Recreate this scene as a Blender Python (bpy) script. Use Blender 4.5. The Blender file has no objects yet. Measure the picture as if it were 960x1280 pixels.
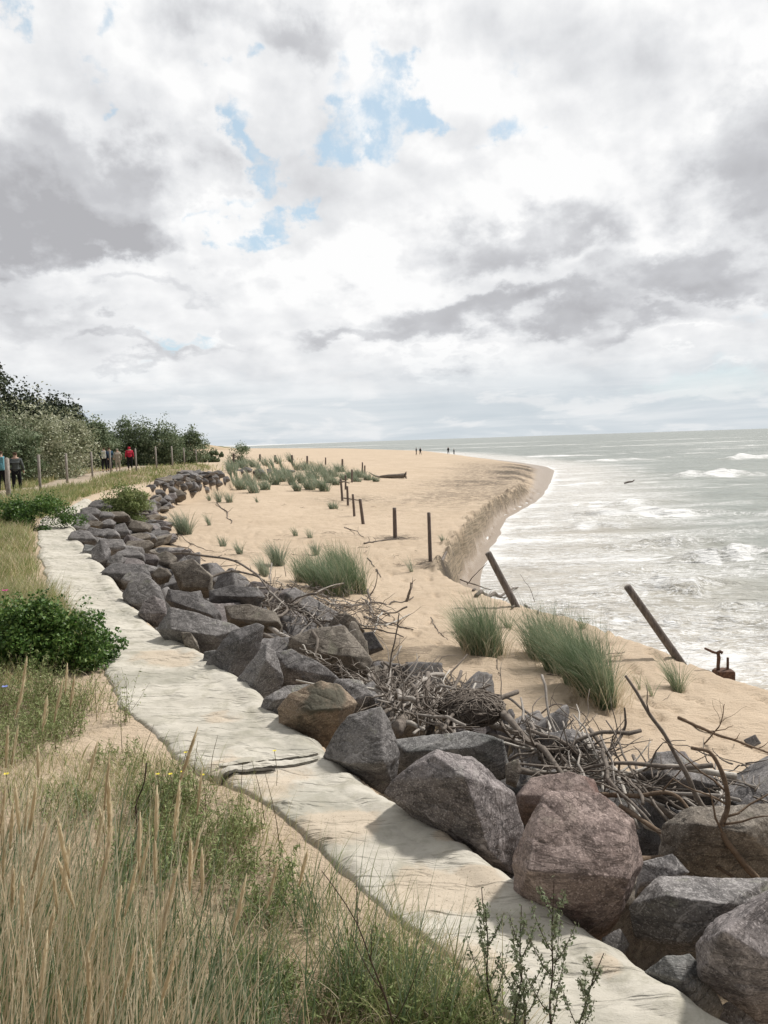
import bpy, bmesh, math, random
import numpy as np
from mathutils import Vector, Matrix
random.seed(7); RNG = np.random.default_rng(11)
scene = bpy.context.scene
COL = scene.collection
PI = math.pi
# ------------------------------------------------------------------ camera (photo 960x1280)
FPX = 950.0
CAM = np.array([0.0, 0.0, 4.8])
pitch = math.radians(-5.35); roll = math.radians(1.86)
fw = np.array([0, math.cos(pitch), math.sin(pitch)])
R0 = np.array([1.0, 0, 0]); U0 = np.cross(R0, fw)
cr = math.cos(roll)*R0 - math.sin(roll)*U0
cu = math.sin(roll)*R0 + math.cos(roll)*U0
cd = bpy.data.cameras.new('camera'); cam = bpy.data.objects.new('camera', cd); COL.objects.link(cam)
cam.matrix_world = Matrix(((cr[0], cu[0], -fw[0], CAM[0]), (cr[1], cu[1], -fw[1], CAM[1]), (cr[2], cu[2], -fw[2], CAM[2]), (0, 0, 0, 1)))
cd.sensor_width = 36; cd.lens = 36*FPX/1280; cd.clip_start = 0.05; cd.clip_end = 60000
scene.camera = cam
def ray(px, py): return fw + cr*((px-480)/FPX) + cu*((640-py)/FPX)
def P(px, py, z):
    d = ray(px, py); t = (z-CAM[2])/d[2]; return CAM + d*t
def PD(px, py, depth): return CAM + ray(px, py)*depth      # depth along the optical axis
# ------------------------------------------------------------------ numpy noise
def _h(ix, iy, iz, s):
    with np.errstate(over='ignore'):
        h = (ix.astype(np.int64)*374761393 + iy.astype(np.int64)*668265263 + iz.astype(np.int64)*2147483647 + s*1274126177).astype(np.uint32)
        h = (h ^ (h >> np.uint32(13)))*np.uint32(1274126177)
        h = (h ^ (h >> np.uint32(16)))*np.uint32(2246822519)
        h = h ^ (h >> np.uint32(15))
    return h
GR = np.array([[1,1,0],[-1,1,0],[1,-1,0],[-1,-1,0],[1,0,1],[-1,0,1],[1,0,-1],[-1,0,-1],[0,1,1],[0,-1,1],[0,1,-1],[0,-1,-1],[1,1,0],[-1,1,0],[0,-1,1],[0,-1,-1]], float)
def noise(x, y, z=0.0, s=0):
    x = np.asarray(x, float); y = np.asarray(y, float); x, y, z = np.broadcast_arrays(x, y, np.asarray(z, float))
    xi = np.floor(x); yi = np.floor(y); zi = np.floor(z); xf = x-xi; yf = y-yi; zf = z-zi
    u = xf**3*(xf*(xf*6-15)+10); v = yf**3*(yf*(yf*6-15)+10); w = zf**3*(zf*(zf*6-15)+10)
    r = 0
    for a in (0, 1):
        for b in (0, 1):
            for c in (0, 1):
                g = GR[_h(xi+a, yi+b, zi+c, s) & np.uint32(15)]
                d = g[..., 0]*(xf-a) + g[..., 1]*(yf-b) + g[..., 2]*(zf-c)
                r = r + d*(u if a else 1-u)*(v if b else 1-v)*(w if c else 1-w)
    return r
def fbm(x, y, z=0.0, o=4, s=0, g=0.5, l=2.03):
    r = 0; a = 1
    x = np.asarray(x, float); y = np.asarray(y, float); z = np.asarray(z, float)
    for i in range(o):
        r = r + a*noise(x, y, z, s+i*17); a *= g; x = x*l; y = y*l; z = z*l
    return r
def sstep(a, b, x):
    t = np.clip((x-a)/(b-a), 0, 1); return t*t*(3-2*t)
# ------------------------------------------------------------------ objects
def tag(o, label=None, cat=None, group=None, kind=None):
    if label: o['label'] = label
    if cat: o['category'] = cat
    if group: o['group'] = group
    if kind: o['kind'] = kind
    return o
def link(name, me, m=None, parent=None, loc=None):
    o = bpy.data.objects.new(name, me); COL.objects.link(o)
    if m is not None and me is not None and not me.materials: me.materials.append(m)
    if loc is not None: o.location = loc
    if parent is not None: o.parent = parent
    return o
def empty(name, loc, rz=0):
    o = bpy.data.objects.new(name, None); COL.objects.link(o); o.location = loc; o.rotation_euler = (0, 0, rz); o.empty_display_size = .2
    return o
def npmesh(name, V, F, smooth=False, attrs=None):
    V = np.ascontiguousarray(V, dtype=np.float32); F = np.ascontiguousarray(F, dtype=np.int32)
    me = bpy.data.meshes.new(name); n, k = F.shape
    me.vertices.add(len(V)); me.vertices.foreach_set('co', V.ravel())
    me.loops.add(n*k); me.loops.foreach_set('vertex_index', F.ravel())
    me.polygons.add(n); me.polygons.foreach_set('loop_start', np.arange(0, n*k, k, dtype=np.int32))
    try: me.polygons.foreach_set('loop_total', np.full(n, k, dtype=np.int32))
    except Exception: pass
    if smooth: me.polygons.foreach_set('use_smooth', np.ones(n, dtype=bool))
    for an, av in (attrs or {}).items():
        a = me.attributes.new(an, 'FLOAT', 'POINT'); a.data.foreach_set('value', np.ascontiguousarray(av, dtype=np.float32).ravel())
    me.update(calc_edges=True); me.validate()
    return me
def grid_faces(nr, nc, wrap=False):
    i = np.arange(nr-1)[:, None]; j = np.arange(nc if wrap else nc-1)[None, :]
    j2 = (j+1) % nc
    a = i*nc+j; b = i*nc+j2; c = (i+1)*nc+j2; d = (i+1)*nc+j
    return np.stack([a, b, c, d], -1).reshape(-1, 4)
class Bag:                                   # collects quads (tris repeat their last corner as a 2nd list)
    def __init__(s): s.V = []; s.Q = []; s.T = []; s.n = 0
    def add(s, V, Q=None, T=None):
        V = np.asarray(V, float).reshape(-1, 3)
        if Q is not None and len(Q): s.Q.append(np.asarray(Q)+s.n)
        if T is not None and len(T): s.T.append(np.asarray(T)+s.n)
        s.V.append(V); s.n += len(V)
    def mesh(s, name, smooth=True, origin=None):
        V = np.concatenate(s.V)
        if origin is not None: V = V-np.asarray(origin)
        V = np.ascontiguousarray(V, dtype=np.float32)
        Q = np.concatenate(s.Q) if s.Q else np.zeros((0, 4), int); T = np.concatenate(s.T) if s.T else np.zeros((0, 3), int)
        me = bpy.data.meshes.new(name); me.vertices.add(len(V)); me.vertices.foreach_set('co', V.ravel())
        li = np.concatenate([Q.ravel(), T.ravel()]).astype(np.int32); me.loops.add(len(li)); me.loops.foreach_set('vertex_index', li)
        n = len(Q)+len(T); me.polygons.add(n)
        st = np.concatenate([np.arange(len(Q))*4, len(Q)*4+np.arange(len(T))*3]).astype(np.int32)
        me.polygons.foreach_set('loop_start', st)
        try: me.polygons.foreach_set('loop_total', np.concatenate([np.full(len(Q), 4), np.full(len(T), 3)]).astype(np.int32))
        except Exception: pass
        if smooth: me.polygons.foreach_set('use_smooth', np.ones(n, dtype=bool))
        me.update(calc_edges=True); me.validate(); return me
def tube(bag, pts, rad, n=6, knob=0.0, seed=0):
    pts = np.asarray(pts, float); m = len(pts); rad = np.broadcast_to(np.asarray(rad, float), (m,)).copy()
    if knob: rad = rad*(1+knob*RNG.uniform(-1, 1, m))
    t = np.gradient(pts, axis=0); t /= np.linalg.norm(t, axis=1)[:, None]+1e-9
    ref = np.array([0.31, 0.17, 0.93]); a = np.cross(t, ref); a /= np.linalg.norm(a, axis=1)[:, None]+1e-9; b = np.cross(t, a)
    th = np.arange(n)/n*2*PI
    V = pts[:, None]+rad[:, None, None]*(np.cos(th)[None, :, None]*a[:, None]+np.sin(th)[None, :, None]*b[:, None])
    V = V.reshape(-1, 3); Q = grid_faces(m, n, True)
    base = len(V); V = np.vstack([V, pts[0]-t[0]*rad[0]*.2, pts[-1]+t[-1]*rad[-1]*.2])
    T = [(base, (i+1) % n, i) for i in range(n)]+[(base+1, (m-1)*n+i, (m-1)*n+(i+1) % n) for i in range(n)]
    bag.add(V, Q, T)
def spline(pts, n):
    pts = np.asarray(pts, float); m = len(pts)
    if m < 3:
        t = np.linspace(0, 1, n)[:, None]; return pts[0]*(1-t)+pts[-1]*t
    d = np.r_[0, np.cumsum(np.linalg.norm(np.diff(pts, axis=0), axis=1))]; u = np.linspace(0, d[-1], n)
    T = np.gradient(pts, d, axis=0); k = np.clip(np.searchsorted(d, u, side='right')-1, 0, m-2)
    h = (d[k+1]-d[k])[:, None]; s = ((u-d[k])[:, None])/h
    return (2*s**3-3*s**2+1)*pts[k]+(s**3-2*s**2+s)*h*T[k]+(-2*s**3+3*s**2)*pts[k+1]+(s**3-s**2)*h*T[k+1]
def blades(bag, B, H, az, lean, bend, W, seg=4, face=None, twist=True):
    """curved ribbons. B (N,3) bases, H length, az lean direction, lean start angle from vertical, bend extra angle at the tip, W width"""
    N = len(B); H = np.broadcast_to(H, N); az = np.broadcast_to(az, N); lean = np.broadcast_to(lean, N); bend = np.broadcast_to(bend, N); W = np.broadcast_to(W, N)
    fa = RNG.uniform(0, 2*PI, N) if face is None else face
    side = np.stack([np.cos(fa), np.sin(fa), np.zeros(N)], 1)
    pos = B.copy(); rows = []
    for i in range(seg+1):
        w = W*(1-(i/seg)**1.6)*0.5+W*0.04
        rows.append(pos-side*w[:, None]); rows.append(pos+side*w[:, None])
        if i < seg:
            an = lean+bend*((i+.5)/seg)**1.3; st = H/seg
            pos = pos+np.stack([np.sin(an)*np.cos(az)*st, np.sin(an)*np.sin(az)*st, np.cos(an)*st], 1)
    V = np.stack(rows, 1).reshape(-1, 3); k = 2*(seg+1)
    q = np.array([[2*i, 2*i+1, 2*i+3, 2*i+2] for i in range(seg)])
    Q = (np.arange(N)[:, None, None]*k+q[None]).reshape(-1, 4)
    bag.add(V, Q); return pos, an
def leaves(bag, C, size, nrm_up=0.4, asp=0.5):
    """small diamond leaves centred at C"""
    N = len(C); size = np.broadcast_to(size, N)
    a = RNG.normal(size=(N, 3)); a /= np.linalg.norm(a, axis=1)[:, None]
    b = RNG.normal(size=(N, 3)); b[:, 2] *= 1-nrm_up; b -= a*(a*b).sum(1)[:, None]; b /= np.linalg.norm(b, axis=1)[:, None]
    a = a*size[:, None]*.5; b = b*size[:, None]*.5*asp
    c = np.cross(a, b)/(size[:, None]*.5+1e-9)*.35
    V = np.stack([C-a, C-a*.1+b+c, C+a, C-a*.1-b+c], 1).reshape(-1, 3)
    bag.add(V, np.arange(N)[:, None]*4+np.arange(4)[None])
# ------------------------------------------------------------------ materials
class NT:
    def __init__(s, name, world=False):
        if world: s.o = bpy.data.worlds.new(name)
        else: s.o = bpy.data.materials.new(name)
        s.o.use_nodes = True; s.t = s.o.node_tree; s.t.nodes.clear()
    def n(s, ty, **k):
        nd = s.t.nodes.new(ty)
        for a, v in k.items(): setattr(nd, a, v)
        return nd
    def set(s, sock, v):
        if isinstance(v, bpy.types.NodeSocket): s.t.links.new(v, sock)
        elif v is not None: sock.default_value = v
    def math(s, op, a, b=None, c=None, clamp=False):
        nd = s.n('ShaderNodeMath', operation=op); nd.use_clamp = clamp; s.set(nd.inputs[0], a); s.set(nd.inputs[1], b); s.set(nd.inputs[2], c); return nd.outputs[0]
    def vmath(s, op, a, b=None):
        nd = s.n('ShaderNodeVectorMath', operation=op); s.set(nd.inputs[0], a); s.set(nd.inputs[1], b); return nd.outputs[0]
    def noise(s, vec, scale, detail=4, rough=.5, dist=0, out='Fac'):
        nd = s.n('ShaderNodeTexNoise'); s.set(nd.inputs['Vector'], vec); nd.inputs['Scale'].default_value = scale; nd.inputs['Detail'].default_value = detail
        nd.inputs['Roughness'].default_value = rough; nd.inputs['Distortion'].default_value = dist; return nd.outputs[out]
    def vor(s, vec, scale, feature='F1', out='Distance'):
        nd = s.n('ShaderNodeTexVoronoi', feature=feature); s.set(nd.inputs['Vector'], vec); nd.inputs['Scale'].default_value = scale; return nd.outputs[out]
    def mapr(s, v, a, b, c=0.0, d=1.0, smooth=True):
        nd = s.n('ShaderNodeMapRange'); nd.interpolation_type = 'SMOOTHSTEP' if smooth else 'LINEAR'
        for i, x in zip((0, 1, 2, 3, 4), (v, a, b, c, d)): s.set(nd.inputs[i], x)
        return nd.outputs[0]
    def mix(s, f, a, b, blend='MIX'):
        nd = s.n('ShaderNodeMix', data_type='RGBA', blend_type=blend); s.set(nd.inputs[0], f)
        s.set(nd.inputs[6], a if isinstance(a, bpy.types.NodeSocket) else (*a[:3], 1)); s.set(nd.inputs[7], b if isinstance(b, bpy.types.NodeSocket) else (*b[:3], 1)); return nd.outputs[2]
    def ramp(s, v, stops, interp='LINEAR'):
        nd = s.n('ShaderNodeValToRGB'); nd.color_ramp.interpolation = interp; e = nd.color_ramp.elements
        e[0].position = stops[0][0]; e[0].color = (*stops[0][1], 1); e[1].position = stops[-1][0]; e[1].color = (*stops[-1][1], 1)
        for p, c in stops[1:-1]:
            x = e.new(p); x.color = (*c, 1)
        s.set(nd.inputs[0], v); return nd.outputs[0]
    def obj(s): return s.n('ShaderNodeTexCoord').outputs['Object']
    def pos(s): return s.n('ShaderNodeNewGeometry').outputs['Position']
    def scale(s, v, x, y, z, rz=0):
        nd = s.n('ShaderNodeMapping'); s.set(nd.inputs['Vector'], v); nd.inputs['Scale'].default_value = (x, y, z); nd.inputs['Rotation'].default_value = (0, 0, rz); return nd.outputs[0]
    def attr(s, name): return s.n('ShaderNodeAttribute', attribute_name=name).outputs['Fac']
    def bump(s, h, strength=1, dist=.01, prev=None):
        nd = s.n('ShaderNodeBump'); s.set(nd.inputs['Height'], h); nd.inputs['Strength'].default_value = strength; nd.inputs['Distance'].default_value = dist; s.set(nd.inputs['Normal'], prev); return nd.outputs[0]
    def out(s, color, rough=.85, bump=None, spec=.3, extra=None, trans=0):
        b = s.n('ShaderNodeBsdfPrincipled'); s.set(b.inputs['Base Color'], color if isinstance(color, bpy.types.NodeSocket) else (*color, 1)); s.set(b.inputs['Roughness'], rough)
        b.inputs['Specular IOR Level'].default_value = spec; s.set(b.inputs['Normal'], bump)
        sh = b.outputs[0]
        if trans:
            tr = s.n('ShaderNodeBsdfTranslucent'); s.set(tr.inputs[0], color if isinstance(color, bpy.types.NodeSocket) else (*color, 1)); mx = s.n('ShaderNodeMixShader'); mx.inputs[0].default_value = trans
            s.t.links.new(sh, mx.inputs[1]); s.t.links.new(tr.outputs[0], mx.inputs[2]); sh = mx.outputs[0]
        o = s.n('ShaderNodeOutputMaterial'); s.t.links.new(sh, o.inputs[0]); return s.o
def leafmat(name, cols, rough=.6, trans=.25, spec=.25, clump=.3):
    m = NT(name); r = m.n('ShaderNodeNewGeometry').outputs['Random Per Island']
    v = m.noise(m.pos(), 1.3, 2)
    r2 = m.math('ADD', m.math('MULTIPLY', r, 1-clump), m.math('MULTIPLY', m.mapr(v, .34, .66), clump))
    c = m.ramp(r2, [(i/(len(cols)-1), c) for i, c in enumerate(cols)])
    return m.out(c, rough, None, spec, trans=trans)
def rockmat(name, c1, c2, c3, lichen=(.30, .31, .22), lf=.5, green=0.0, rust=0.0):
    m = NT(name); oi = m.n('ShaderNodeObjectInfo').outputs['Random']
    o = m.n('ShaderNodeVectorMath', operation='ADD'); m.set(o.inputs[0], m.obj()); cb = m.n('ShaderNodeCombineXYZ'); m.set(cb.inputs[0], m.math('MULTIPLY', oi, 37.0)); m.set(cb.inputs[1], m.math('MULTIPLY', oi, 91.0)); m.set(o.inputs[1], cb.outputs[0]); v = o.outputs[0]
    n1 = m.noise(v, 2.2, 6, .62, .4); n2 = m.noise(v, 9, 6, .7); n3 = m.noise(v, 55, 4, .75); vo = m.vor(v, 190, out='Color')
    c = m.mix(m.mapr(n1, .35, .65), c1, c2); c = m.mix(m.mapr(n2, .45, .68), c, c3)
    sp = m.n('ShaderNodeSeparateColor'); m.set(sp.inputs[0], vo)
    c = m.mix(m.mapr(sp.outputs[0], .7, .95, 0, .38), c, tuple(min(1, x*2.0+.06) for x in c2)); c = m.mix(m.mapr(sp.outputs[1], .7, .95, 0, .5), c, tuple(x*.28 for x in c1))
    c = m.mix(m.mapr(n3, .35, .7, 0, .5), tuple(x*.6 for x in c1), c) if False else m.mix(m.mapr(n3, .5, .32, 0, .55), c, tuple(x*.4 for x in c1))
    # pale veins and lichen crusts
    l1 = m.noise(v, 4.5, 9, .78, .6); c = m.mix(m.mapr(l1, .56, .66, 0, lf), c, lichen)
    vein = m.math('ABSOLUTE', m.math('SUBTRACT', m.noise(v, 1.7, 7, .6, 1.0), .5)); c = m.mix(m.mapr(vein, .012, .0, 0, .35), c, tuple(min(1, x*1.9+.05) for x in c2))
    if green: c = m.mix(m.mapr(m.noise(v, 2.6, 5, .6), .5, .62, 0, green), c, (.035, .055, .045))
    if rust: c = m.mix(m.mapr(m.noise(v, 1.9, 6, .65, .5), .5, .66, 0, rust), c, (.23, .085, .06))
    c = m.mix(m.mapr(oi, 0, 1, 0, .35), c, tuple(x*.55 for x in c1))
    cr_ = m.math('ABSOLUTE', m.math('SUBTRACT', m.noise(m.scale(v, 1, 1, 2.2), 3.1, 8, .65, .7), .5))
    crk = m.mapr(cr_, .0, .03); c = m.mix(m.math('MULTIPLY', m.math('SUBTRACT', 1.0, crk), .45), c, tuple(x*.25 for x in c1))
    hh = m.math('ADD', m.math('MULTIPLY', n2, 1.0), m.math('ADD', m.math('MULTIPLY', n3, .35), m.math('MULTIPLY', crk, .35)))
    b = m.bump(hh, .6, .016); b = m.bump(m.noise(v, 160, 3, .7), .4, .003, b)
    return m.out(c, .88, b, .25)
M = {}
M['rock_grey'] = rockmat('granite_grey', (0.187, 0.175, 0.170), (0.302, 0.283, 0.275), (0.135, 0.127, 0.125))
M['rock_dark'] = rockmat('granite_dark', (0.134, 0.125, 0.123), (0.235, 0.221, 0.217), (0.095, 0.090, 0.088), lf=.35)
M['rock_purple'] = rockmat('granite_purple', (.145, .127, .124), (.265, .236, .23), (.10, .088, .087), lichen=(.34, .32, .30), lf=.45)
M['rock_red'] = rockmat('granite_red', (.225, .17, .15), (.335, .265, .24), (.17, .13, .12), lichen=(.36, .31, .26), lf=.45, rust=.55, green=.0)
M['rock_brown'] = rockmat('granite_brown', (.26, .195, .14), (.38, .30, .225), (.29, .21, .15), lf=.25, green=.85)
M['rock_tan'] = rockmat('granite_tan', (.17, .145, .12), (.26, .23, .195), (.14, .12, .10), lf=.35)
M['rock_pale'] = rockmat('granite_pale', (.19, .185, .18), (.30, .29, .28), (.15, .145, .145), lf=.4, green=.35)
def woodmat(name, c1, c2, sc=8):
    m = NT(name); v = m.obj(); g = m.noise(m.scale(v, 1, 1, 1), sc, 6, .7, 1.2); r = m.n('ShaderNodeObjectInfo').outputs['Random']; isl = m.n('ShaderNodeNewGeometry').outputs['Random Per Island']
    c = m.mix(m.mapr(g, .35, .65), c1, c2); c = m.mix(m.mapr(m.noise(v, 60, 4, .7), .5, .65, 0, .5), c, tuple(x*.45 for x in c1))
    c = m.mix(m.math('MULTIPLY', m.math('ADD', r, isl), .3), c, tuple(x*.5 for x in c1))
    return m.out(c, .85, m.bump(m.noise(v, 45, 6, .75, .5), .8, .006), .2)
M['wood_dark'] = woodmat('driftwood_dark', (.155, .13, .11), (.29, .25, .215))
M['wood_grey'] = woodmat('driftwood_grey', (.30, .265, .235), (.48, .44, .395))
M['wood_pale'] = woodmat('driftwood_pale', (.48, .44, .39), (.66, .62, .56))
M['wood_brown'] = woodmat('branch_brown', (.15, .105, .072), (.27, .20, .145))
m = NT('pole_wood'); v = m.obj(); g = m.noise(m.scale(v, 22, 22, 1.2), 1.5, 6, .7, .4)
c = m.mix(m.mapr(g, .35, .65), (.10, .085, .078), (.22, .19, .17)); c = m.mix(m.mapr(m.noise(v, 3, 5, .7), .5, .7, 0, .6), c, (.07, .058, .052))
M['pole'] = m.out(c, .85, m.bump(g, .8, .012), .2)
m = NT('post_wood'); v = m.obj(); g = m.noise(m.scale(v, 30, 30, 2), 1.5, 5, .7, .4)
M['post'] = m.out(m.mix(m.mapr(g, .35, .65), (.11, .085, .075), (.20, .165, .145)), .9, m.bump(g, .7, .008), .2)
M['marram'] = leafmat('marram_leaf', [(.07, .11, .05), (.12, .18, .09), (.17, .235, .13), (.24, .30, .19), (.34, .37, .26), (.48, .44, .29)], trans=.3)
M['marram_far'] = leafmat('marram_leaf_pale', [(.12, .16, .10), (.18, .23, .15), (.26, .31, .23), (.34, .38, .29), (.42, .41, .31)], trans=.3)
M['green_blade'] = leafmat('green_grass', [(0.105, 0.158, 0.042), (0.179, 0.242, 0.079), (0.273, 0.326, 0.126), (0.389, 0.399, 0.189), (0.525, 0.462, 0.263), (0.630, 0.525, 0.336)])
M['straw'] = leafmat('dry_grass', [(.44, .34, .21), (.56, .46, .31), (.66, .56, .40), (.74, .65, .49), (.34, .33, .18)], trans=.4)
M['seedhead'] = leafmat('seed_head', [(.56, .46, .30), (.68, .58, .40), (.78, .69, .50)], trans=.4)
M['herb'] = leafmat('herb_leaf', [(0.115, 0.155, 0.052), (0.184, 0.236, 0.086), (0.276, 0.322, 0.138), (0.391, 0.414, 0.207)])
M['herb_grey'] = leafmat('herb_leaf_silver', [(.12, .15, .08), (.19, .22, .13), (.28, .29, .19)])
M['rose'] = leafmat('rose_leaf', [(0.023, 0.057, 0.014), (0.046, 0.103, 0.023), (0.081, 0.161, 0.034), (0.138, 0.230, 0.057), (0.230, 0.310, 0.092)], rough=.45, spec=.4)
M['willow'] = leafmat('willow_leaf', [(.10, .125, .065), (.21, .235, .14), (.36, .38, .25), (.50, .51, .38), (.66, .65, .53)], clump=.55)
M['willow_dark'] = leafmat('willow_leaf_dark', [(0.065, 0.091, 0.046), (0.111, 0.150, 0.078), (0.169, 0.215, 0.124), (0.260, 0.312, 0.195), (0.416, 0.455, 0.325)], clump=.5)
M['pine'] = leafmat('pine_needle', [(0.020, 0.034, 0.020), (0.043, 0.060, 0.034), (0.068, 0.088, 0.051), (0.102, 0.119, 0.076)], trans=.05)
M['poplar'] = leafmat('poplar_leaf', [(0.033, 0.046, 0.026), (0.065, 0.085, 0.046), (0.117, 0.143, 0.085)], trans=.1)
def plain(name, col, rough=.7, var=.25, sc=20, spec=.3, metal=0):
    m = NT(name); n = m.noise(m.obj(), sc, 5, .65); c = m.mix(m.mapr(n, .3, .7), tuple(x*(1-var) for x in col), tuple(min(1, x*(1+var*.6)) for x in col))
    return m.out(c, rough, m.bump(n, .4, .01), spec)
M['stem'] = plain('plant_stem', (.12, .10, .05)); M['stem_dark'] = plain('plant_stem_dark', (.06, .04, .03)); M['bark'] = plain('bark', (.10, .08, .065))
M['yellow'] = plain('petal_yellow', (.75, .62, .05), .5); M['pink'] = plain('petal_pink', (.50, .06, .22), .5); M['blue'] = plain('petal_blue', (.20, .25, .60), .5)
M['rust'] = plain('rusty_iron', (.12, .07, .05), .9, .5, 30)
M['skin'] = plain('skin', (.50, .33, .25), .6, .05)
# sand terrain -----------------------------------------------------
m = NT('sand'); v = m.pos()
soil = m.attr('soil'); wet = m.attr('wet'); damp = m.attr('deb'); cliff = m.attr('cliff')
n1 = m.noise(v, .35, 5, .6); n2 = m.noise(v, 3.0, 6, .65); n3 = m.noise(v, 260, 2, .7); n4 = m.noise(v, 28, 5, .7)
c = m.mix(m.mapr(n1, .3, .7), (.49, .387, .282), (.575, .462, .345)); c = m.mix(m.mapr(n2, .42, .68, 0, .5), c, (.43, .333, .237))
c = m.mix(m.mapr(n3, .5, .7, 0, .3), c, (.36, .27, .18))
peb = m.vor(v, 55); c = m.mix(m.math('MULTIPLY', m.mapr(peb, .16, .08), m.mapr(n4, .5, .6, 0, .6)), c, (.22, .18, .15))
strata = m.noise(m.scale(v, .7, .7, 14), 1.4, 5, .65)
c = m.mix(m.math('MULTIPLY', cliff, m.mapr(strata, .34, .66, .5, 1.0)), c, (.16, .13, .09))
# litter on the dune: dead grass bits, humus
lt = m.noise(m.scale(v, 1, 1, 1), 9, 8, .75, 1.5); c2 = m.mix(m.mapr(lt, .4, .6), (.20, .15, .095), (.40, .31, .21)); c2 = m.mix(m.mapr(m.noise(v, 70, 3, .8), .55, .68, 0, .7), c2, (.10, .08, .05))
c = m.mix(m.math('MULTIPLY', soil, m.mapr(m.math('ADD', n2, m.math('MULTIPLY', soil, .25)), .42, .62)), c, c2)
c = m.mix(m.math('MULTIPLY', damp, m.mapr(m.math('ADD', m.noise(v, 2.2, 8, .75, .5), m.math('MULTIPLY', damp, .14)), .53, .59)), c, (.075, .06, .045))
c = m.mix(wet, c, (.33, .262, .20)); r = m.mix(wet, (.95,)*3, (.35,)*3)
hb = m.math('ADD', m.math('MULTIPLY', n4, .6), m.math('MULTIPLY', m.noise(m.scale(v, 1, 3.2, 1, .5), 5.5, 5, .6, .5), 1.1))
b = m.bump(hb, .85, .05); b = m.bump(n3, .35, .002, b); b = m.bump(strata, m.math('MULTIPLY', cliff, .8) if False else .12, .06, b)
M['sand'] = m.out(c, r, b, .25)
m = NT('path_sand'); v = m.pos(); c = m.mix(m.noise(v, 2, 6, .7), (.34, .275, .215), (.45, .375, .29)); M['path'] = m.out(c, .95, m.bump(m.noise(v, 25, 5, .7), .5, .02), .2)
m = NT('dune_grass_hill'); v = m.pos(); n = m.noise(v, .06, 7, .7); z = m.n('ShaderNodeSeparateXYZ'); m.set(z.inputs[0], v)
c = m.mix(m.mapr(n, .42, .58), (.46, .36, .25), (.16, .165, .09)); c = m.mix(m.mapr(z.outputs[2], 1.8, 4.0, 0, 1), (.47, .37, .26), c); M['hill'] = m.out(c, .95, None, .1)
# textile --------------------------------------------------------
m = NT('geotextile'); v = m.pos(); sd = m.attr('sandy'); 
n1 = m.noise(m.scale(v, .8, 1.9, 1, .35), 2.2, 8, .7, 0); n2 = m.noise(v, 5, 7, .7, .5); n3 = m.noise(v, 1.1, 5, .6)
c = m.mix(m.mapr(n1, .32, .68), (.455, .425, .365), (.565, .532, .465)); c = m.mix(m.mapr(n2, .48, .66, 0, .7), c, (.33, .31, .245)); 
fold = m.math('ABSOLUTE', m.math('SUBTRACT', m.noise(m.scale(v, .55, 2.8, 1, .5), 2.4, 4, .55, .15), .5))
c = m.mix(m.math('MULTIPLY', m.mapr(fold, .02, .0, 0, .3), m.mapr(n3, .42, .6)), c, (.33, .31, .26))
c = m.mix(m.mapr(m.noise(v, .9, 8, .72), .50, .64, 0, .6), c, (.27, .262, .215))
c = m.mix(m.mapr(m.noise(v, 170, 2, .6), .45, .7, 0, .25), c, (.38, .36, .31))
sm = m.mapr(m.math('ADD', sd, m.math('MULTIPLY', m.math('SUBTRACT', m.noise(v, 3.2, 7, .7), .5), 1.1)), .38, .62)
c = m.mix(m.math('MULTIPLY', sm, .75), c, m.mix(m.noise(v, 14, 5, .7), (.45, .37, .28), (.54, .455, .355)))
c = m.mix(m.math('MULTIPLY', sm, m.mapr(m.noise(v, 90, 3, .8), .58, .68, 0, .8)), c, (.16, .12, .08))
b = m.bump(m.math('SUBTRACT', 1.0, m.mapr(fold, .05, .0)), .5, .025); b = m.bump(n1, .7, .035, b); b = m.bump(m.noise(v, 12, 5, .7), .35, .008, b); b = m.bump(m.noise(v, 320, 1, .5), .25, .001, b)
M['textile'] = m.out(c, .92, b, .15)
M['textile_edge'] = plain('textile_edge_dark', (.10, .09, .075), .9)
# sea ------------------------------------------------------------
m = NT('sea_water'); v = m.pos(); fo = m.attr('foam'); sh = m.attr('shallow'); fr = m.attr('far')
vs = m.scale(v, .55, 1.5, 1, .12)
st = m.noise(vs, .9, 9, .68, 1.1); st2 = m.noise(vs, 4.2, 6, .7, 1.6)
lace = m.math('ABSOLUTE', m.math('SUBTRACT', m.noise(m.scale(v, .6, 1.35, 1, .15), 1.25, 6, .62, 2.2), .5))
lace2 = m.math('ABSOLUTE', m.math('SUBTRACT', m.noise(m.scale(v, .7, 1.3, 1, -.1), 3.4, 5, .62, 1.6), .5))
ln = m.math('ADD', m.mapr(lace, .055, .0), m.math('MULTIPLY', m.mapr(lace2, .06, .0), .7))
f1 = m.mapr(m.math('ADD', m.math('ADD', m.math('MULTIPLY', m.math('SUBTRACT', st, .5), 1.5), m.math('MULTIPLY', m.math('SUBTRACT', st2, .5), .8)), fo), .55, .95)
f2 = m.math('MULTIPLY', ln, m.mapr(m.math('ADD', fo, m.math('MULTIPLY', m.math('SUBTRACT', st, .5), .9)), .12, .55))
foam = m.math('MAXIMUM', f1, m.math('MULTIPLY', f2, .85), clamp=True)
wc = m.noise(m.scale(v, .07, .34, 1, .06), 1.0, 6, .62, .8); caps = m.math('MULTIPLY', m.mapr(wc, .585, .64), m.math('MULTIPLY', m.mapr(m.noise(m.scale(v, .15, .6, 1), 1, 4, .7), .42, .55), fr))
foam = m.math('MAXIMUM', foam, m.math('MULTIPLY', caps, .8), clamp=True)
base = m.mix(m.mapr(m.noise(v, .05, 4, .6), .3, .7), (.205, .225, .20), (.25, .27, .24)); base = m.mix(sh, base, (.47, .42, .35))
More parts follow.
